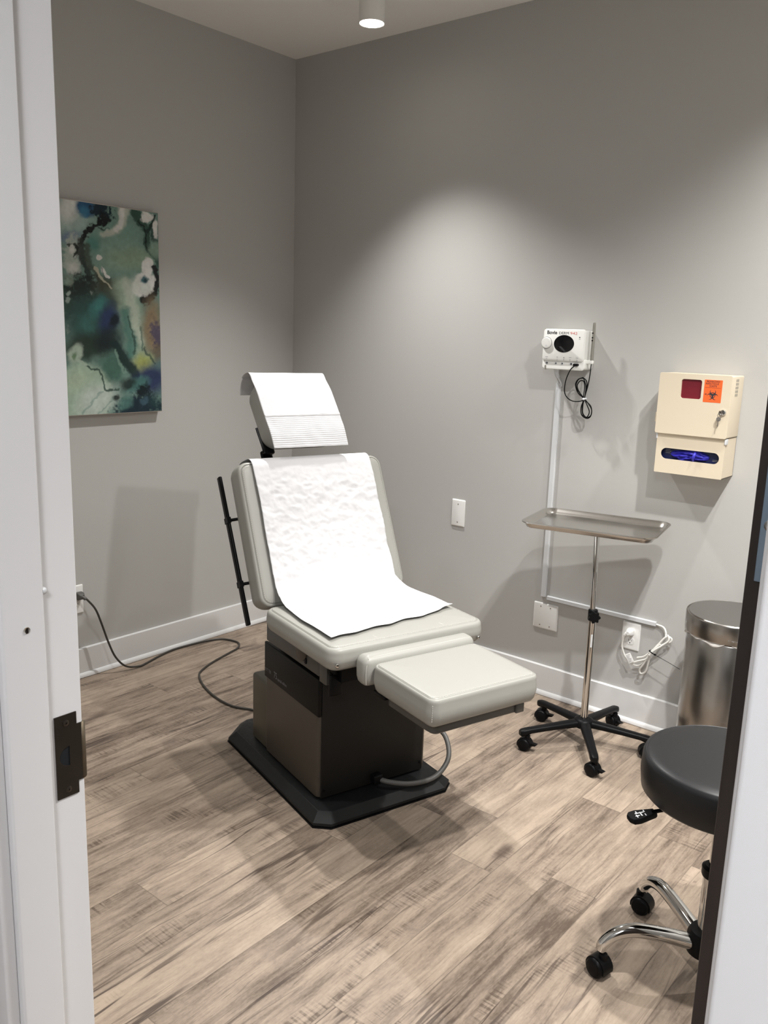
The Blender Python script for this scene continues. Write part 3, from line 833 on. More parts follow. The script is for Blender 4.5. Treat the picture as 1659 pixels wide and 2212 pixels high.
# column
b = new(); cyl(b, (0, 0, 0.10), (0, 0, 0.285), 0.024, 28, 0.001); put('outer_column', b, 'chrome', stool)
b = new(); cyl(b, (0, 0, 0.28), (0, 0, 0.42), 0.014, 24); put('gas_piston', b, 'chrome', stool)
b = new(); lathe(b, [(0.027, 0.275), (0.029, 0.280), (0.029, 0.298), (0.022, 0.304)], n=28); put('column_cap', b, 'black', stool)
b = new(); lathe(b, [(0.030, 0.070), (0.044, 0.074), (0.046, 0.085), (0.044, 0.118), (0.038, 0.130), (0.027, 0.133)], n=36); hubo = put('hub', b, 'black', stool)
sang = [math.radians(a) for a in (-140.3, 149.5, 76.5, 4.5, -68)]
sang = [math.atan2(-1.397-SH.y, 2.489-SH.x)]
sang = [sang[0]-math.radians(72*k) for k in range(5)]
for a in sang:
    d = Vector((math.cos(a), math.sin(a), 0))
    b = new()
    tube(b, [d*0.035+Vector((0, 0, 0.098)), d*0.10+Vector((0, 0, 0.113)), d*0.17+Vector((0, 0, 0.123)), d*0.215+Vector((0, 0, 0.113)), d*0.243+Vector((0, 0, 0.088)), d*0.250+Vector((0, 0, 0.068))], 0.0165, 18, 8, rfun=lambda t: 0.0195-0.0065*t)
    lgo = put('leg', b, 'chrome', stool, 60)
    L = d*0.250
    caster(lgo, (L.x, L.y, 0), a+2.2 if a != sang[1] else a+0.6, r=0.0245, wd=0.048, brake=False)

# ================================================================== things on the back wall
# wall plates
def wall_plate(name, label, x0, x1, z0, z1, screws, cat='wall plate', n=(0, -1, 0), ys=None):
    cx, cz = (x0+x1)/2, (z0+z1)/2
    if ys is None: t = thing(name, label, cat, (cx, 0, cz)); ax = (1, 0, 0); o = (0, 0, 0); nn = (0, -1, 0)
    else: t = thing(name, label, cat, (0, ys, cz)); ax = (0, 1, 0); nn = (1, 0, 0)
    mx = basis((0, 0, 0), ax, (0, 0, 1), nn)
    b = new(); hx, hz = (x1-x0)/2, (z1-z0)/2
    loft(b, hx, hz, 0.004, [(0.0, 0), (0, 0.002), (0.001, 0.004), (0.003, 0.0052), (0.006, 0.006)], mx, 3); pl = put('cover_plate', b, 'plastic', t, 50)
    for sx_, sz_ in screws:
        b = new(); lathe(b, [(0.003, 0), (0.003, 0.0006), (0.0018, 0.001)], mx @ T(sx_, sz_, 0.006), 12); put('plate_screw', b, 'chrome', t)
    return t, mx
wall_plate('blank_plate', 'small white blank plate on the back wall behind the exam chair seat', 1.041, 1.112, 0.662, 0.785, [(0, 0.041), (0, -0.041)])
wall_plate('blank_plate', 'square double blank plate under the corner of the cable channel', 1.494, 1.608, 0.292, 0.405, [(-0.023, 0.041), (0.023, 0.041), (-0.023, -0.041), (0.023, -0.041)])
# strip of clear tape over the square plate is too faint to build

def receptacle(t, mx):
    b = new()
    for dz in (0.0195, -0.0195):
        pts = []
        for i in range(24):
            a = 2*PI*i/24; pts.append((0.0172*math.cos(a), max(-0.0135, min(0.0135, 0.0172*math.sin(a)))+dz))
        prism(b, pts, 0.005, 0.0074, mx)
    f = put('socket_face', b, 'plastic', t)
    for dz in (0.0195, -0.0195):
        b = new(); bx(b, (-0.0070, dz-0.001, 0.0072), (-0.0055, dz+0.007, 0.0077), mx); put('socket_slot', b, 'blackprint', f)
        b = new(); bx(b, (0.0055, dz-0.001, 0.0072), (0.0070, dz+0.006, 0.0077), mx); put('socket_slot', b, 'blackprint', f)
        b = new(); lathe(b, [(0.0024, 0.0072), (0.0024, 0.0077)], mx @ T(0, dz-0.0075, 0), 10); put('ground_hole', b, 'blackprint', f)
t, mx = wall_plate('wall_outlet', 'white wall outlet low on the back wall with a white plug in its upper socket', 1.897, 1.972, 0.302, 0.416, [(0, 0)], 'outlet'); receptacle(t, mx)
t, mx = wall_plate('wall_outlet', 'white wall outlet on the left wall with a dark plug beside the door jamb', -1.307, -1.237, 0.289, 0.415, [(0, 0)], 'outlet', ys=-1.272); receptacle(t, mx)

# cable channel (two lengths)
def channel(name, label, o, along, up_, L, h=0.022, d=0.012):
    b = new(); mx = basis(o, up_, (0, -1, 0), along)
    w2 = h/2
    prism(b, [(-w2, 0.0005), (w2, 0.0005), (w2, d*0.6), (w2*0.78, d), (-w2*0.78, d), (-w2, d*0.6)], 0, L, mx)
    return tag(put(name, b, 'raceway', None, 20), label, 'cable channel', 'white cable channels on the back wall')
b = None
channel('cable_channel', 'upright white cable channel running down the back wall behind the steel tray', (1.536, 0, 0.435), (0, 0, 1), (1, 0, 0), 0.897)
channel('cable_channel', 'level white cable channel low on the back wall above the outlet', (1.556, 0, 0.433), (1, 0, 0), (0, 0, 1), 0.477, 0.018)

# white cord bundle
cord = thing('white_power_cord', 'coiled white power cord with a white plug hanging at the back wall outlet', 'power cord', (1.97, 0, 0.33))
def rel(pts, o): return [Vector(p)-Vector(o) for p in pts]
O3 = (1.97, 0, 0.33)
b = new()
cp = [(1.925, -0.034, 0.376), (1.919, -0.036, 0.360), (1.914, -0.030, 0.316), (1.932, -0.026, 0.275), (1.963, -0.030, 0.257), (1.989, -0.030, 0.258), (2.012, -0.034, 0.284), (2.031, -0.036, 0.315), (2.056, -0.034, 0.347), (2.082, -0.030, 0.372), (2.103, -0.028, 0.384), (2.105, -0.026, 0.398), (2.086, -0.030, 0.401), (2.062, -0.034, 0.368), (2.031, -0.040, 0.318), (2.010, -0.036, 0.271), (1.994, -0.030, 0.242), (1.999, -0.026, 0.226), (2.018, -0.028, 0.240), (2.028, -0.034, 0.282), (2.042, -0.042, 0.330), (2.076, -0.038, 0.365), (2.098, -0.034, 0.390), (2.092, -0.030, 0.408), (2.082, -0.022, 0.400), (2.078, -0.018, 0.415), (2.064, -0.012, 0.430), (2.034, -0.007, 0.433)]
tube(b, rel(cp, O3), 0.0036, 8, 6); put('cord', b, 'cordwhite', cord)
b = new(); tube(b, rel([(2.031, -0.044, 0.318), (2.020, -0.040, 0.296), (1.985, -0.036, 0.276), (1.962, -0.034, 0.262)], O3), 0.0036, 8, 6)
tube(b, rel([(1.980, -0.030, 0.288), (2.010, -0.036, 0.303), (2.040, -0.038, 0.336), (2.068, -0.036, 0.368)], O3), 0.0036, 8, 6); put('cord', b, 'cordwhite', cord)
b = new(); mp = basis(Vector((1.9345, 0, 0.378))-Vector(O3), (1, 0, 0), (0, 0, 1), (0, -1, 0))
rings(b, [[mp @ p for p in rr(x, y, r, z, 4)] for x, y, r, z in ((0.0130, 0.0135, 0.008, 0.0078), (0.0145, 0.0150, 0.009, 0.012), (0.0135, 0.0135, 0.009, 0.024), (0.0095, 0.0095, 0.007, 0.034), (0.007, 0.007, 0.006, 0.038))])
tube(b, rel([(1.934, -0.030, 0.378), (1.927, -0.034, 0.377), (1.922, -0.035, 0.368)], O3), 0.006, 10, 6); put('plug', b, 'plastic', cord)
b = new(); tgm = basis(Vector((1.952, -0.040, 0.281))-Vector(O3), (0.83, 0.1, 0.5), (-0.5, 0, 0.83), (0, -1, 0))
rbox(b, (-0.011, -0.020, 0), (0.013, 0.020, 0.0006), 0.001, 0.0002, tgm); tg = put('paper_tag', b, 'plastic', cord)
b = new()
for i in range(6): bx(b, (-0.008, 0.013-i*0.0055, 0.0007), (0.009-(i % 3)*0.003, 0.0145-i*0.0055, 0.0009), tgm)
put('tag_print', b, 'greyprint', tg)
b = new()
tube(b, rel([(2.0335, -0.030, 0.333), (2.034, -0.052, 0.337), (2.047, -0.054, 0.331), (2.050, -0.036, 0.322)], O3), 0.0022, 8, 5)
tube(b, rel([(2.047, -0.052, 0.331), (2.075, -0.053, 0.322), (2.115, -0.055, 0.3115), (2.160, -0.058, 0.2985)], O3), 0.0016, 8, 5, flat=0.5)
rbox(b, (-0.004, -0.003, -0.003), (0.004, 0.003, 0.003), 0.001, None, T(*(Vector((2.058, -0.054, 0.328))-Vector(O3)))); put('cable_tie', b, 'black', cord)

# electrosurgical unit
DV = Vector((1.5865, 0, 1.465))
dv = thing('electrosurgical_unit', 'white wall-mounted electrosurgical unit with a round black display', 'medical device', DV)
MD = basis((0, 0, 0), (1, 0, 0), (0, 0, 1), (0, -1, 0))
b = new()
loft(b, 0.0905, 0.0615, 0.012, [(0.004, 0.004), (0.003, 0.060), (0.001, 0.076), (0.0, 0.080), (0.001, 0.084), (0.004, 0.086)], MD @ T(0, 0.0175, 0), 6)
loft(b, 0.0925, 0.0255, 0.014, [(0.004, 0.004), (0.003, 0.060), (0.001, 0.075), (0.001, 0.077), (0.004, 0.0795)], MD @ T(0.0, -0.0525, 0), 6)
case = put('case', b, 'device', dv, 40)
b = new(); bx(b, (-0.06, -0.05, 0), (0.06, 0.05, 0.006), MD); put('wall_bracket', b, 'plastic', dv)
b = new(); rings(b, [[MD @ Vector((p.x+0.0025, p.y+0.023, z)) for p in circ(r, 40, 0, ry)] for r, ry, z in ((0.0435, 0.0335, 0.0855), (0.0435, 0.0335, 0.0866), (0.0425, 0.0325, 0.0870))]); put('display', b, 'glass', dv)
b = new(); mk = MD @ T(-0.073, 0.025, 0)
lathe(b, [(0.0235, 0.0858), (0.0235, 0.0868), (0.022, 0.087)], mk, 36); dr = put('dial_ring', b, 'greyprint', dv)
b = new(); lathe(b, [(0.0215, 0.086), (0.0212, 0.0905), (0.0195, 0.0930), (0.0165, 0.0935), (0.001, 0.0935)], mk, 40); kn = put('dial_knob', b, 'device', dv)
b = new(); lathe(b, [(0.0030, 0.0934), (0.0030, 0.0939)], mk @ T(0.002, -0.011, 0), 14)
for k in range(5): bx(b, (-0.0008, 0.0125, 0.0935), (0.0008, 0.0150, 0.0938), mk @ RZ(1.2-k*0.6))
put('dial_mark', b, 'raceway', kn)
text_mesh('brand_lettering', 'Bovie', 0.0190, MD @ T(-0.0745, 0.0590, 0.0862), 'blackprint', dv, 1.04, off=0.0004)
text_mesh('brand_lettering', 'DERM', 0.0140, MD @ T(-0.0225, 0.0590, 0.0862), 'blackprint', dv, 1.2, off=-0.0001)
text_mesh('brand_lettering', '942', 0.0140, MD @ T(0.0260, 0.0590, 0.0862), 'redprint', dv, 1.5, off=-0.0002)
b = new(); lathe(b, [(0.0022, 0.0858), (0.0022, 0.0866)], MD @ T(0.068, 0.049, 0), 14); put('indicator', b, 'blackprint', dv)
for x, wds in ((-0.069, 0.011), (-0.0225, 0.006), (0.0335, 0.011), (0.063, 0.010), (0.068, 0.006)):
    b = new()
    y = -0.030 if x < 0.065 else 0.0415
    bx(b, (x-wds/2, y, 0.0861), (x+wds/2, y+0.0018, 0.0863), MD)
    if x < 0.065: bx(b, (x-wds/4, y-0.007, 0.0861), (x+wds/4, y-0.0055, 0.0863), MD)
    if -0.05 < x < 0.065: prism(b, [(x-0.002, -0.0415), (x+0.002, -0.0415), (x, -0.0375)], 0.0861, 0.0863, MD)
    put('control_print', b, 'greyprint', dv)
b = new(); lathe(b, [(0.0030, 0.0860), (0.0030, 0.0864)], MD @ T(0.0065, -0.0305, 0), 14); bx(b, (0.004, -0.0395, 0.0861), (0.009, -0.0365, 0.0863), MD)
put('control_print', b, 'greyprint', dv)
for x, rr_ in ((-0.069, 0.0034), (-0.0295, 0.0027), (-0.0015, 0.0027), (0.0370, 0.0036)):
    b = new(); lathe(b, [(rr_+0.003, 0.0785), (rr_+0.003, 0.0800), (rr_+0.0015, 0.0805)], MD @ T(x-0.001, -0.0535, 0), 20); jk = put('socket', b, 'raceway', dv)
    b = new(); lathe(b, [(rr_, 0.080), (rr_, 0.0808)], MD @ T(x, -0.0530, 0), 16); put('socket_hole', b, 'blackprint', jk)
b = new(); rbox(b, (-0.010, -0.0052, 0.0785), (0.010, 0.0052, 0.093), 0.005, 0.002, MD @ T(0.0600, -0.0555, 0)); put('cable_plug', b, 'black', dv)
# notch at the lower left of the socket shelf
b = new(); rbox(b, (-0.0035, -0.010, 0.074), (0.0035, 0.008, 0.0802), 0.003, 0.0005, MD @ T(-0.0755, -0.069, 0)); put('shelf_notch', b, 'pen', dv)
# handpiece holder arm
b = new(); rbox(b, (0.085, -0.0505, 0.046), (0.116, -0.036, 0.060), 0.004, 0.003, MD); put('handpiece_holder', b, 'device', dv)
# inlet plug under the case, with the grey lead into the channel
b = new(); tube(b, [Vector((-0.051, -0.03, -0.075)), Vector((-0.050, -0.030, -0.094)), Vector((-0.045, -0.026, -0.110))], 0.011, 12, 6, rfun=lambda t: 0.0115-0.004*t)
tube(b, [Vector((-0.045, -0.026, -0.108)), Vector((-0.041, -0.018, -0.122)), Vector((-0.038, -0.010, -0.134)), Vector((-0.038, -0.008, -0.146))], 0.004, 10, 6); put('inlet_plug', b, 'raceway', dv)
# handpiece with cable: rests in the holder
hp = thing('cautery_handpiece', 'slim grey pencil handpiece with a looped black cable beside the white device', 'handpiece', DV)
b = new(); mh = T(0.1085, -0.053, 0)
lathe(b, [(0.0035, -0.045), (0.0062, -0.042), (0.0066, -0.02), (0.0060, 0.03), (0.0056, 0.095), (0.0050, 0.104), (0.004, 0.106)], mh, 20); body = put('barrel', b, 'pen', hp)
for z in (0.0665, 0.0495, 0.0385):
    b = new(); lathe(b, [(0.0030, 0), (0.0028, 0.002), (0.001, 0.0025)], mh @ zto((-0.001, -0.0055, z), (0, -1, 0)), 14); put('finger_button', b, 'black', body)
D0 = DV
def reld(pts): return [Vector(p)-D0 for p in pts]
b = new()
pc = [(1.652, -0.090, 1.4095), (1.640, -0.092, 1.402), (1.622, -0.082, 1.388), (1.602, -0.070, 1.354), (1.593, -0.062, 1.320), (1.597, -0.060, 1.292), (1.620, -0.060, 1.272), (1.650, -0.056, 1.268), (1.676, -0.052, 1.279),
      (1.648, -0.050, 1.300), (1.631, -0.046, 1.331), (1.641, -0.044, 1.354), (1.666, -0.046, 1.358), (1.682, -0.050, 1.340), (1.682, -0.056, 1.304), (1.679, -0.058, 1.279), (1.668, -0.056, 1.248), (1.669, -0.050, 1.218), (1.688, -0.046, 1.205), (1.706, -0.048, 1.213), (1.710, -0.050, 1.240), (1.696, -0.054, 1.263), (1.679, -0.056, 1.281),
      (1.655, -0.054, 1.304), (1.641, -0.050, 1.328), (1.650, -0.048, 1.347), (1.666, -0.050, 1.348), (1.675, -0.054, 1.328), (1.677, -0.060, 1.300), (1.677, -0.062, 1.279), (1.675, -0.060, 1.240), (1.680, -0.056, 1.215), (1.694, -0.052, 1.211), (1.703, -0.054, 1.232), (1.693, -0.058, 1.258), (1.681, -0.058, 1.284), (1.688, -0.054, 1.330), (1.6925, -0.053, 1.372), (1.695, -0.053, 1.423)]
tube(b, reld(pc), 0.0021, 8, 7); put('cable', b, 'black', hp)
b = new(); pc2 = [(1.662, -0.047, 1.362), (1.640, -0.043, 1.352), (1.634, -0.045, 1.325), (1.660, -0.053, 1.296), (1.680, -0.054, 1.276), (1.704, -0.047, 1.253), (1.7085, -0.046, 1.222), (1.690, -0.044, 1.208), (1.673, -0.048, 1.224), (1.674, -0.054, 1.258), (1.680, -0.056, 1.288), (1.678, -0.050, 1.330), (1.662, -0.047, 1.362)]
tube(b, reld(pc2), 0.0021, 8, 7, closed=True); put('cable', b, 'black', hp)
b = new(); tube(b, [Vector((0.0905, -0.048, -0.186)), Vector((0.0925, -0.066, -0.185)), Vector((0.0945, -0.048, -0.184))], 0.0045, 10, 5); put('twist_tie', b, 'raceway', hp)

# sharps cabinet
SC = Vector((2.131, 0, 1.22))
sc_ = thing('sharps_cabinet', 'beige locking sharps cabinet with a glove compartment on the back wall', 'sharps cabinet', SC)
MS = basis((0, 0, 0), (1, 0, 0), (0, 0, 1), (0, -1, 0))
def fr(bm, x0, x1, z0, z1, d0, d1, hole=None, r=0.003, hr=0.01):
    """front plate with an optional rounded hole (x0,x1,z0,z1)"""
    if not hole:
        loft(bm, (x1-x0)/2, (z1-z0)/2, r, [(0, d0), (0, d1-0.001), (0.001, d1)], MS @ T((x0+x1)/2, (z0+z1)/2, 0), 3); return
    n = 8
    cx, cz = (x0+x1)/2, (z0+z1)/2
    outer = rr((x1-x0)/2, (z1-z0)/2, r, 0, n); hx0, hx1, hz0, hz1 = hole
    hcx, hcz = (hx0+hx1)/2, (hz0+hz1)/2
    inner = rr((hx1-hx0)/2, (hz1-hz0)/2, hr, 0, n)
    def R(ring, c, d): return [MS @ Vector((p.x+c[0], p.y+c[1], d)) for p in ring]
    rings(bm, [R(outer, (cx, cz), d0), R(outer, (cx, cz), d1-0.001), R([p*0.997 for p in outer], (cx, cz), d1), R(inner, (hcx, hcz), d1), R(inner, (hcx, hcz), d0)], closed=True)
# upper body (box shell) and door with a window hole
b = new(); rbox(b, (-0.128, -0.034, 0.001), (0.124, 0.180, 0.120), 0.005, 0.004, MS)
cb = put('cabinet_body', b, 'beige', sc_)
b = new(); fr(b, -0.128, 0.126, -0.034, 0.181, 0.120, 0.131, (-0.048, 0.024, 0.095, 0.162), 0.006, 0.008)
# return flange of the door on the right side
sdoor = put('door', b, 'beige', sc_, 30)
b = new(); fr(b, -0.050, 0.026, 0.093, 0.164, 0.1215, 0.1245); put('window', b, 'redwin', sdoor)
b = new(); fr(b, 0.032, 0.095, 0.0865, 0.165, 0.1308, 0.1314, None, 0.002); st = put('biohazard_label', b, 'orange', sdoor)
ML2 = MS @ T(0.0635, 0.0, 0.1314)
for s, z, sz in (('BIOHAZARD', 0.1560, 0.0088), ('INFECTIOUS', 0.1480, 0.0088), ('WASTE', 0.1400, 0.0088)):
    wd = len(s)*sz*0.62
    text_mesh('label_text', s, sz, ML2 @ T(-wd/2+(0.001 if s != 'WASTE' else -0.0), z, 0), 'blackprint', st, 0.92, off=0.0001)
b = new(); bx(b, (-0.026, 0.1372, 0), (0.026, 0.1378, 0.0003), ML2); bx(b, (-0.026, 0.113, 0), (-0.019, 0.1145, 0.0003), ML2); bx(b, (-0.025, 0.116, 0), (-0.020, 0.1172, 0.0003), ML2)
def arc_poly(c, r, a0, a1, n=20): return [(c[0]+r*math.cos(a0+(a1-a0)*i/n), c[1]+r*math.sin(a0+(a1-a0)*i/n)) for i in range(n+1)]
u_ = 0.00128
for k in range(3):
    a = PI/2+k*2*PI/3; cx, cy = 11*u_*0.62*math.cos(a)*1.15, 11*u_*0.62*math.sin(a)*1.15
    # crescent: outer circle minus inner circle shifted outwards
    n = 22; gap = 0.62
    Ro, Ri, sh = 8.2*u_, 6.4*u_, 2.1*u_
    outp = [(cx+Ro*math.cos(a+gap+(2*PI-2*gap)*i/n), cy+Ro*math.sin(a+gap+(2*PI-2*gap)*i/n)) for i in range(n+1)]
    icx, icy = cx+sh*math.cos(a), cy+sh*math.sin(a)
    g2 = math.asin(min(1, Ro*math.sin(gap)/Ri))*0.98
    inp = [(icx+Ri*math.cos(a+g2+(2*PI-2*g2)*i/n), icy+Ri*math.sin(a+g2+(2*PI-2*g2)*i/n)) for i in range(n+1)]
    mm = ML2 @ T(0.001, 0.1125, 0.0002+k*0.00005)
    vo = [b.verts.new(mm @ Vector((x, y, 0))) for x, y in outp]; vi = [b.verts.new(mm @ Vector((x, y, 0))) for x, y in inp]
    for i in range(n): b.faces.new((vo[i], vo[i+1], vi[i+1], vi[i]))
mm = ML2 @ T(0.001, 0.1125, 0.0004)
n = 40; vo = [b.verts.new(mm @ Vector((7.6*u_*math.cos(2*PI*i/n), 7.6*u_*math.sin(2*PI*i/n), 0))) for i in range(n)]; vi = [b.verts.new(mm @ Vector((5.9*u_*math.cos(2*PI*i/n), 5.9*u_*math.sin(2*PI*i/n), 0))) for i in range(n)]
for i in range(n): b.faces.new((vo[i], vo[(i+1) % n], vi[(i+1) % n], vi[i]))
put('biohazard_symbol', b, 'blackprint', st)
# lock and keys
b = new(); ml = MS @ T(0.107, 0.056, 0.131)
lathe(b, [(0.0105, 0), (0.0105, 0.004), (0.0085, 0.007), (0.006, 0.0075), (0.0055, 0.006), (0.001, 0.006)], ml, 28); lk = put('lock_cylinder', b, 'chrome', sc_)
b = new(); bx(b, (-0.0012, -0.006, 0.006), (0.0012, 0.006, 0.022), ml)
lathe(b, [(0.0085, -0.0008), (0.0085, 0.0008)], ml @ T(-0.004, -0.001, 0.026) @ RY(PI/2), 20)
lathe(b, [(0.0075, -0.0008), (0.0080, 0), (0.0075, 0.0008)], ml @ T(-0.007, -0.022, 0.020) @ RX(0.15), 20)
bx(b, (-0.0085, -0.047, 0.0195), (-0.0060, -0.026, 0.0210), ml)
tube(b, [ml @ Vector((6*0.001*math.cos(a)-0.005, -0.009+0.006*math.sin(a), 0.024)) for a in [2*PI*i/12 for i in range(13)]], 0.0007, 6, 2)
put('key', b, 'steel', lk)
# vent slots on the right side
b = new()
for i in range(5):
    for j in range(4):
        bx(b, (0.1238, 0.110+i*0.0125-j*0.0, 0.058+j*0.0075), (0.1246, 0.119+i*0.0125, 0.0615+j*0.0075), MS)
put('vent_slot', b, 'pen', cb)
# hinge knuckles on the left
b = new(); cyl(b, (-0.1305, -0.122, 0.005), (-0.1305, -0.122, 0.038), 0.004, 12); put('cabinet_hinge', b, 'beige', cb)
# glove compartment: hollow tray with an oblong opening
b = new()
bx(b, (-0.1205, -0.176, 0.001), (-0.1185, -0.036, 0.118), MS); bx(b, (0.1185, -0.176, 0.001), (0.1205, -0.036, 0.118), MS)
bx(b, (-0.1205, -0.176, 0.001), (0.1205, -0.174, 0.118), MS); bx(b, (-0.1205, -0.176, 0.001), (0.1205, -0.036, 0.003), MS)
gc = put('glove_compartment', b, 'beige', sc_)
b = new(); fr(b, -0.1215, 0.1215, -0.177, -0.0345, 0.118, 0.1205, (-0.1015, 0.1065, -0.1255, -0.0865), 0.003, 0.0195); put('compartment_front', b, 'beige', gc, 30)
for x in (-0.1235, 0.1195):
    b = new(); rbox(b, (x, -0.055, 0.098), (x+0.005, -0.036, 0.124), 0.0015, None, MS)
    put('hook_tab', b, 'raceway', gc)
# glove box inside
gb = thing('glove_box', 'navy carton of violet gloves showing through the oblong opening of the sharps cabinet', 'glove box', SC)
b = new()
fr(b, -0.116, 0.116, -0.172, -0.040, 0.020, 0.1005); put('carton', b, 'navy', gb)
b = new()
for i in range(3): bx(b, (-0.092, -0.0945-i*0.006, 0.1006), (-0.075+0.004*(i % 2), -0.0930-i*0.006, 0.1008), MS)
for i in range(2): bx(b, (0.078, -0.115-i*0.004, 0.1006), (0.100, -0.1135-i*0.004, 0.1008), MS)
put('carton_print', b, 'greyprint', gb)
b = new(); g = []
nx, nz = 70, 24
for i in range(nx+1):
    row = []
    for j in range(nz+1):
        x = -0.072+0.140*i/nx; v = -1+2*j/nz; env = math.sin(PI*i/nx)**0.45
        z = -0.1075+0.0195*v*env+0.003*math.sin(x*60)*env - (0.0035 if abs(x+0.028) < 0.012 and v < -0.7 else 0)
        fold = 0.5-abs(noise.noise(Vector((x*22+z*30, z*95+1.5, 0))))*2.2+0.45*noise.noise(Vector((x*70, z*150, 4)))
        y = 0.1008+(0.0165*env*(1-v*v*0.55))*max(0.12, 0.55+0.9*fold)
        row.append(b.verts.new(MS @ Vector((x, z, y))))
    g.append(row)
for i in range(nx):
    for j in range(nz): b.faces.new((g[i][j], g[i+1][j], g[i+1][j+1], g[i][j+1]))
put('glove', b, 'glove', gb, 180)
b = new(); tube(b, [MS @ Vector((0.018, -0.0905, 0.106)), MS @ Vector((0.021, -0.100, 0.121)), MS @ Vector((0.018, -0.112, 0.1235)), MS @ Vector((0.016, -0.1235, 0.116))], 0.006, 10, 6, rfun=lambda t: 0.0035+0.0022*math.sin(PI*t)); put('glove_finger', b, 'glove', gb, 60)

# ================================================================== left wall
# abstract print
PX = 0.030; PY0, PY1, PZ0, PZ1 = -1.50, -0.832, 1.136, 1.976
art = thing('framed_print', 'tall abstract print in green, teal and white on the left wall', 'picture', (0, (PY0+PY1)/2, (PZ0+PZ1)/2))
cy, cz = (PY0+PY1)/2, (PZ0+PZ1)/2
b = new(); rbox(b, (0.004, PY0-cy, PZ0-cz), (PX, PY1-cy, PZ1-cz), 0.002, 0.001); put('edge_frame', b, 'acrylic', art)

import numpy as np
rg = np.random.default_rng(5)
def vnoise(u, v, f, seed, octv=5):
    out = np.zeros_like(u); amp = 1.0; tot = 0
    for o_ in range(octv):
        r_ = np.random.default_rng(seed*31+o_).random((260, 260)); x = (u*f+13.7) % 250; y = (v*f+5.3) % 250
        xi, yi = x.astype(int), y.astype(int); fx, fy = x-xi, y-yi; fx = fx*fx*(3-2*fx); fy = fy*fy*(3-2*fy)
        out += amp*((r_[xi, yi]*(1-fx)+r_[xi+1, yi]*fx)*(1-fy)+(r_[xi, yi+1]*(1-fx)+r_[xi+1, yi+1]*fx)*fy-0.5); tot += amp; amp *= 0.55; f *= 2.03
    return out/tot*2
# picture plane: U 0..1 over the part right of the jamb and beyond (metres from right edge), V 0 top .. 1 bottom
NX_, NY_ = 330, 420
uu, vv = np.meshgrid(np.linspace(0, 1, NX_), np.linspace(0, 1, NY_), indexing='ij')
def wob(seed, f, a): return vnoise(uu*1.0, vv*1.26, f, seed)*a
# picture drawn in its own plane: X, Y run over the print in units of about 1.1 mm across and 0.45 mm down
s = 1-(1-uu)*(PY1-PY0)/0.441
v_ = 1-vv
Y0 = 130+120*s+(1750+0*s)*v_*(1-0.0)*1.0
Lx = 100+(Y0-130)*0.0465; Rx = 950+(Y0-250)*0.0117
X0 = Lx+s*(Rx-Lx)
X1 = X0+wob(1, 5, 45)+wob(2, 14, 16); Y1 = Y0+wob(3, 5, 60)+wob(4, 14, 22)
X2 = X1+wob(5, 44, 11); Y2 = Y1+wob(6, 44, 14)
grain = wob(7, 60, 1.0)
col = np.zeros((NX_, NY_, 3)); col[:] = (0.13, 0.24, 0.20)
def lay(d, c, soft, op, gr=0.0):
    a = np.clip((1+soft-d-gr*grain)/(2*soft), 0, 1); a = a*a*(3-2*a)*op
    col[:] = col*(1-a[..., None])+np.array(c)*a[..., None]
def blob(x, y, rx, ry, c, soft=0.5, op=1.0, rot=0.0, fine=True, gr=0.0):
    X, Y = (X2, Y2) if fine else (X1, Y1)
    dx, dy = X-x, Y-y; ca_, sa_ = math.cos(rot), math.sin(rot)
    lay(np.sqrt(((dx*ca_+dy*sa_)/rx)**2+((-dx*sa_+dy*ca_)/ry)**2), c, soft, op, gr)
def stroke(pts, w_, c, soft=0.5, op=1.0, gr=0.0, w2=None, fine=True):
    X, Y = (X2, Y2) if fine else (X1, Y1); D = np.full_like(X, 99.0); n_ = len(pts)-1
    for i in range(n_):
        (ax, ay), (bx_, by_) = pts[i], pts[i+1]; dx, dy = bx_-ax, by_-ay
        t_ = np.clip(((X-ax)*dx+(Y-ay)*dy)/(dx*dx+dy*dy), 0, 1); wd = w_+((w2 if w2 is not None else w_)-w_)*((i+t_)/n_)
        D = np.minimum(D, np.sqrt((X-ax-t_*dx)**2+(Y-ay-t_*dy)**2)/wd)
    lay(D, c, soft, op, gr)
WH = (0.66, 0.66, 0.63); PG = (0.33, 0.42, 0.33); SG = (0.155, 0.29, 0.235); TE = (0.03, 0.17, 0.155); DG = (0.022, 0.060, 0.045); BK = (0.004, 0.008, 0.008); NV = (0.010, 0.022, 0.085)
blob(190, 300, 150, 160, (0.30, 0.42, 0.38), 0.7); blob(140, 200, 90, 110, WH, 0.6, 0.8); blob(150, 430, 90, 40, (0.10, 0.15, 0.27), 0.8, 0.8)
blob(590, 500, 270, 260, SG, 0.5); blob(560, 560, 200, 150, (0.20, 0.33, 0.27), 0.7, 0.8); blob(360, 500, 55, 70, (0.05, 0.22, 0.19), 0.6, 0.8)
blob(700, 620, 200, 90, (0.24, 0.34, 0.22), 0.8, 0.8)
stroke([(640, 170), (625, 270), (570, 350), (440, 400)], 48, (0.50, 0.52, 0.44), 0.6, 0.85, w2=30); stroke([(620, 200), (600, 300), (560, 350)], 26, WH, 0.5, 0.9)
blob(290, 200, 90, 80, (0.012, 0.085, 0.20), 0.3, 1, 0.3); blob(270, 240, 40, 50, (0.02, 0.17, 0.30), 0.5, 0.8)
blob(430, 215, 95, 75, (0.006, 0.022, 0.034), 0.3, 1, 0.2, gr=0.9); blob(440, 290, 50, 45, BK, 0.4, 1, gr=1.2)
stroke([(400, 290), (370, 350), (290, 420), (240, 490)], 17, BK, 0.5, 1, 1.4, 26)
stroke([(370, 360), (430, 350), (490, 330)], 7, BK, 0.6, 0.8, 1.2, 4)
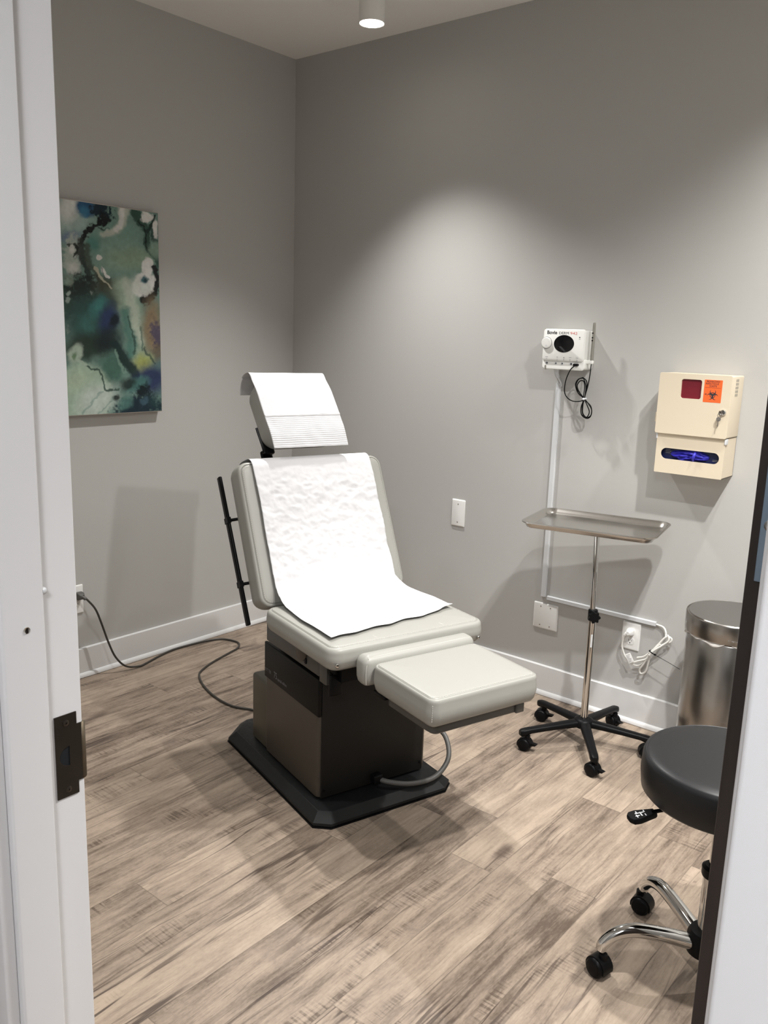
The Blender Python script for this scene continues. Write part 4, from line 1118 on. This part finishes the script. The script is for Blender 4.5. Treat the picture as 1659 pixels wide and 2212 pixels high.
blob(180, 580, 80, 150, (0.42, 0.48, 0.42), 0.4, 0.9, gr=0.5); blob(170, 540, 30, 40, WH, 0.5, 0.9); blob(190, 680, 45, 40, WH, 0.5, 0.6)
stroke([(130, 490), (200, 500), (230, 560), (200, 600)], 9, BK, 0.7, 0.9, 1.5)
stroke([(245, 490), (265, 600), (300, 700), (350, 840)], 34, (0.010, 0.016, 0.014), 0.5, 0.9, 1.3, 24)
stroke([(310, 520), (320, 640), (390, 760), (430, 840)], 26, (0.05, 0.075, 0.05), 0.6, 0.9)
blob(200, 900, 170, 170, DG, 0.35, 1, gr=0.3); blob(250, 820, 110, 80, BK, 0.5, 0.85, gr=1.0); blob(150, 760, 30, 30, PG, 0.5, 0.5)
for x_, y_, r_ in ((150, 905, 16), (150, 850, 12), (165, 1140, 15), (330, 845, 11)): blob(x_, y_, r_, r_*1.6, (0.33, 0.42, 0.36), 0.3, 0.8)
blob(450, 850, 110, 90, (0.045, 0.045, 0.022), 0.7, 0.95); blob(520, 960, 120, 110, (0.075, 0.085, 0.050), 0.8, 0.8)
blob(330, 1100, 200, 230, (0.015, 0.065, 0.058), 0.5, 0.95); blob(400, 990, 60, 70, (0.03, 0.19, 0.18), 0.7, 0.9); blob(310, 1110, 70, 90, (0.03, 0.16, 0.14), 0.8, 0.6)
blob(500, 1130, 80, 120, (0.012, 0.030, 0.11), 0.6, 0.95); blob(545, 1140, 40, 55, (0.002, 0.010, 0.018), 0.5, 1)
blob(330, 1330, 230, 130, (0.012, 0.030, 0.020), 0.5, 0.95); blob(500, 1300, 110, 120, (0.003, 0.012, 0.016), 0.6, 0.9)
stroke([(620, 880), (680, 1000), (730, 1180), (760, 1320), (790, 1530)], 95, (0.27, 0.37, 0.27), 0.5, 0.95, w2=85, fine=False); stroke([(640, 850), (690, 980), (740, 1180), (765, 1330)], 42, (0.42, 0.48, 0.38), 0.7, 0.8)
stroke([(640, 1080), (660, 1200), (700, 1330), (690, 1450)], 42, (0.05, 0.17, 0.14), 0.6, 0.85); stroke([(665, 1130), (700, 1220), (715, 1340), (720, 1450)], 8, DG, 0.7, 0.8, 0.6); stroke([(790, 1230), (785, 1330), (800, 1430)], 9, (0.05, 0.13, 0.10), 0.7, 0.8, 0.5)
blob(830, 860, 112, 118, WH, 0.16, 1); blob(835, 700, 52, 70, WH, 0.2, 1); blob(740, 880, 60, 90, (0.50, 0.55, 0.47), 0.7, 0.7)
blob(850, 900, 50, 55, (0.50, 0.56, 0.50), 0.5, 0.6); blob(822, 820, 33, 40, (0.035, 0.12, 0.14), 0.45, 1); blob(835, 825, 14, 18, (0.008, 0.04, 0.06), 0.5, 1)
stroke([(905, 700), (940, 820), (935, 920), (870, 980), (820, 1000)], 24, BK, 0.45, 1, 0.6, 30)
stroke([(720, 215), (790, 290), (850, 350), (860, 470), (885, 580), (940, 680)], 34, (0.030, 0.085, 0.062), 0.35, 1, 0.3, 28); stroke([(780, 290), (830, 340), (850, 450), (880, 590)], 7, BK, 0.6, 0.9, 0.6)
stroke([(915, 285), (905, 330), (860, 370)], 17, (0.012, 0.035, 0.028), 0.3, 1, 0.5); blob(845, 262, 62, 36, WH, 0.2, 1, 0.5); blob(935, 385, 24, 80, WH, 0.25, 1, -0.1); stroke([(900, 370), (915, 460), (945, 500)], 14, (0.02, 0.06, 0.05), 0.5, 0.9)
blob(912, 560, 42, 70, (0.20, 0.32, 0.24), 0.5, 0.9)
blob(405, 605, 24, 27, WH, 0.14, 1, 0.3); stroke([(450, 700), (485, 740), (508, 768)], 20, WH, 0.15, 1, w2=14); stroke([(375, 690), (410, 765), (470, 810), (515, 870)], 17, (0.42, 0.41, 0.30), 0.3, 0.95, w2=5); stroke([(440, 690), (470, 760), (520, 790)], 6, DG, 0.5, 0.7)
blob(900, 1230, 95, 250, (0.235, 0.165, 0.085), 0.45, 0.95); blob(935, 1290, 55, 130, (0.075, 0.060, 0.105), 0.45, 0.95, gr=0.7); blob(930, 1460, 50, 80, (0.12, 0.09, 0.06), 0.6, 0.8)
blob(795, 1540, 80, 75, (0.33, 0.37, 0.08), 0.7, 0.95); stroke([(820, 1400), (860, 1500), (900, 1560)], 9, DG, 0.7, 0.8, 0.5)
blob(520, 1560, 120, 150, (0.045, 0.125, 0.095), 0.4, 0.95, 0.3); stroke([(550, 1340), (620, 1450), (700, 1570), (730, 1640)], 36, (0.004, 0.022, 0.022), 0.6, 0.95); stroke([(555, 1400), (610, 1500), (650, 1580)], 10, (0.14, 0.26, 0.20), 0.6, 0.9)
blob(870, 1700, 160, 130, (0.014, 0.024, 0.095), 0.5, 0.95); blob(740, 1720, 110, 60, (0.05, 0.17, 0.15), 0.6, 0.9); blob(660, 1690, 60, 50, BK, 0.6, 0.85)
blob(230, 1760, 300, 290, (0.30, 0.42, 0.31), 0.12, 1, fine=False); blob(400, 1800, 170, 130, (0.45, 0.52, 0.47), 0.6, 0.9, -0.4); blob(220, 1620, 110, 80, (0.36, 0.46, 0.33), 0.7, 0.8)
for x_, y_ in ((0, 0), (110, 60), (210, 130)): stroke([(200+x_, 1950+y_*0.3), (300+x_, 1850+y_), (450+x_, 1720+y_)], 9, (0.17, 0.28, 0.24), 0.8, 0.6)
stroke([(300, 1500), (400, 1530), (440, 1600), (470, 1700), (590, 1720)], 8, DG, 0.6, 0.9, 0.5)
blob(215, 1380, 60, 85, PG, 0.35, 1, 0.2); blob(208, 1405, 22, 34, (0.10, 0.19, 0.09), 0.5, 0.9); stroke([(250, 1450), (300, 1490)], 20, PG, 0.4, 0.8)
blob(760, 1930, 220, 110, (0.005, 0.022, 0.036), 0.3, 1, gr=0.5); blob(790, 1790, 70, 60, (0.003, 0.012, 0.016), 0.4, 1, gr=0.6); blob(640, 1860, 60, 60, (0.06, 0.17, 0.15), 0.5, 0.85); blob(570, 1790, 26, 24, BK, 0.5, 0.9)
blob(800, 1890, 30, 40, (0.05, 0.12, 0.17), 0.7, 0.6, gr=1.5); blob(900, 1900, 60, 60, (0.012, 0.05, 0.055), 0.7, 0.7)
col[:] = col*0.85+col.mean(2)[..., None]*0.15
col *= (1+0.16*wob(8, 30, 1)[..., None]+0.10*grain[..., None])
col = np.clip(col, 0.002, 1)
me = bpy.data.meshes.new('print_surface')
yy = np.linspace(PY0+0.003-cy, PY1-0.003-cy, NX_); zz_ = np.linspace(PZ0+0.003-cz, PZ1-0.003-cz, NY_)
verts = [(PX+0.0012, float(y), float(z)) for y in yy for z in zz_]
faces = [(i*NY_+j, (i+1)*NY_+j, (i+1)*NY_+j+1, i*NY_+j+1) for i in range(NX_-1) for j in range(NY_-1)]
me.from_pydata(verts, [], faces)
ca = me.color_attributes.new('ink', 'FLOAT_COLOR', 'POINT')
ca.data.foreach_set('color', np.concatenate([col.reshape(-1, 3), np.ones((NX_*NY_, 1))], 1).ravel())
mi_ = mat('abstract_print', (0.2, 0.3, 0.25), 0.25, spec=0.3); nt = mi_.node_tree
vc = N(nt, 'ShaderNodeVertexColor'); vc.layer_name = 'ink'; nt.links.new(vc.outputs[0], nt.nodes['Principled BSDF'].inputs['Base Color'])
me.materials.append(mi_)
po = bpy.data.objects.new('print_surface', me); COL.objects.link(po); po.parent = art

# chair power cord from the left outlet across the floor
pcord = thing('chair_power_cord', 'long dark power cord from the left wall outlet across the floor to the exam chair', 'power cord', (0, -1.272, 0.35))
O4 = Vector((0, -1.272, 0.35))
b = new()
cw = [(0.042, -1.262, 0.375), (0.052, -1.245, 0.355), (0.060, -1.215, 0.310), (0.062, -1.190, 0.240), (0.066, -1.163, 0.150), (0.075, -1.135, 0.075), (0.085, -1.092, 0.024), (0.090, -1.030, 0.0065), (0.082, -0.985, 0.006), (0.052, -0.895, 0.006), (0.032, -0.80, 0.007), (0.036, -0.70, 0.007), (0.050, -0.610, 0.007), (0.085, -0.540, 0.006), (0.170, -0.520, 0.006), (0.225, -0.565, 0.006), (0.245, -0.625, 0.006), (0.284, -0.766, 0.006), (0.328, -0.866, 0.006), (0.371, -0.912, 0.006), (0.462, -0.962, 0.006), (0.588, -1.003, 0.006), (0.708, -1.013, 0.006), (0.790, -0.982, 0.006), (0.850, -0.972, 0.007), (0.905, -0.965, 0.030), (0.95, -0.97, 0.060), (1.02, -0.985, 0.075), (1.10, -1.0, 0.08)]
tube(b, [Vector(p)-O4 for p in cw], 0.0044, 8, 8); put('cord', b, 'cordgrey', pcord)
b = new()
mp = basis((0, 0.008, 0.022), (0, 1, 0), (0, 0, 1), (1, 0, 0))
rings(b, [[mp @ p for p in rr(x, y, 0.005, z, 4)] for x, y, z in ((0.0150, 0.0150, 0.0078), (0.0170, 0.0165, 0.014), (0.0165, 0.0155, 0.030), (0.012, 0.011, 0.040), (0.008, 0.008, 0.044))])
cyl(b, (0.036, 0.004, 0.026), (0.050, 0.020, 0.012), 0.0075, 12); put('plug', b, 'grey', pcord)

# strike plate on the left jamb
strike = thing('strike_plate', 'dark bronze strike plate screwed to the white left door jamb', 'strike plate', (XL, -2.545, 0.9))
MK = basis((0, 0, 0), (0, 1, 0), (0, 0, 1), (1, 0, 0))
b = new()
outer = [(-0.0235, -0.063), (0.010, -0.063), (0.010, -0.044), (0.017, -0.044), (0.017, 0.0435), (0.010, 0.0435), (0.010, 0.0625), (-0.0235, 0.0625)]
# plate with a D-shaped hole, built as four strips around it
hole = [(-0.002, -0.016), (-0.002, 0.014)] + [(-0.002-0.016*math.sin(PI*i/8), -0.001+0.015*math.cos(PI*i/8)) for i in range(1, 8)]
bx(b, (-0.0235, -0.063, 0), (0.010, -0.016, 0.0016), MK); bx(b, (-0.0235, 0.014, 0), (0.010, 0.0625, 0.0016), MK)
bx(b, (-0.0235, -0.016, 0), (-0.0178, 0.014, 0.0016), MK); bx(b, (-0.002, -0.016, 0), (0.010, 0.014, 0.0016), MK)
bx(b, (0.010, -0.044, 0), (0.017, 0.0435, 0.0016), MK)
for sgn in (1, -1):
    pts = [(-0.0178, -0.001+sgn*0.015)]+[(-0.002-0.0158*math.sin(PI/2+PI/2*i/6), -0.001+sgn*0.015*abs(math.cos(PI/2+PI/2*i/6))) for i in range(7)]
    prism(b, pts, 0, 0.0016, MK)
pl = put('plate', b, 'bronze', strike, 25)
b = new(); g = []
for i in range(7):
    a = PI/2*i/6; ins = 0.004*(i/6)**3
    g.append([Vector((0.017+0.0085*math.sin(a), -0.044+ins, 0.0008-0.006*(1-math.cos(a)))), Vector((0.017+0.0085*math.sin(a), 0.0435-ins, 0.0008-0.006*(1-math.cos(a))))])
g.append([Vector((0.0256, -0.036, -0.014)), Vector((0.0256, 0.0355, -0.014))])
rows = [[b.verts.new(MK @ p) for p in r] for r in g]
for i in range(len(rows)-1): b.faces.new((rows[i][0], rows[i][1], rows[i+1][1], rows[i+1][0]))
o = put('curled_lip', b, 'bronzeside', strike, 60); solid(o, 0.0016, 0)
b = new(); bx(b, (-0.018, -0.018, 0.0001), (-0.0015, 0.016, 0.0004), MK); put('latch_hole', b, 'void', strike)
for z in (0.050, -0.052):
    b = new(); lathe(b, [(0.0045, 0.0014), (0.0045, 0.0021), (0.003, 0.0028)], MK @ T(-0.006, z, 0), 18)
    scw = put('plate_screw', b, 'bronze', strike)
    b = new(); bx(b, (-0.0022, -0.0006, 0.0027), (0.0022, 0.0006, 0.0030), MK @ T(-0.006, z, 0)); bx(b, (-0.0006, -0.0022, 0.0027), (0.0006, 0.0022, 0.0030), MK @ T(-0.006, z, 0)); put('screw_cross', b, 'chrome', scw)

# rubber bumper and screw hole on the stop
b = new(); lathe(b, [(0.0055, 0), (0.0055, 0.003), (0.004, 0.006), (0.001, 0.0068)], zto((XL+0.006, RY1+0.0600, 1.151), (0, 1, 0)), 20)
tag(put('door_bumper', b, 'raceway', None), 'small pale round door bumper on the edge of the left door stop', 'door bumper')
b = new(); lathe(b, [(0.0045, -0.0005), (0.0045, 0.0003), (0.003, -0.0004), (0.0005, -0.0005)], zto((XL+0.0127, -2.606, 1.104), (1, 0, 0)), 18)
tag(put('jamb_screw', b, 'chrome', None), 'tiny silver screw head sunk in the white left door stop', 'screw')
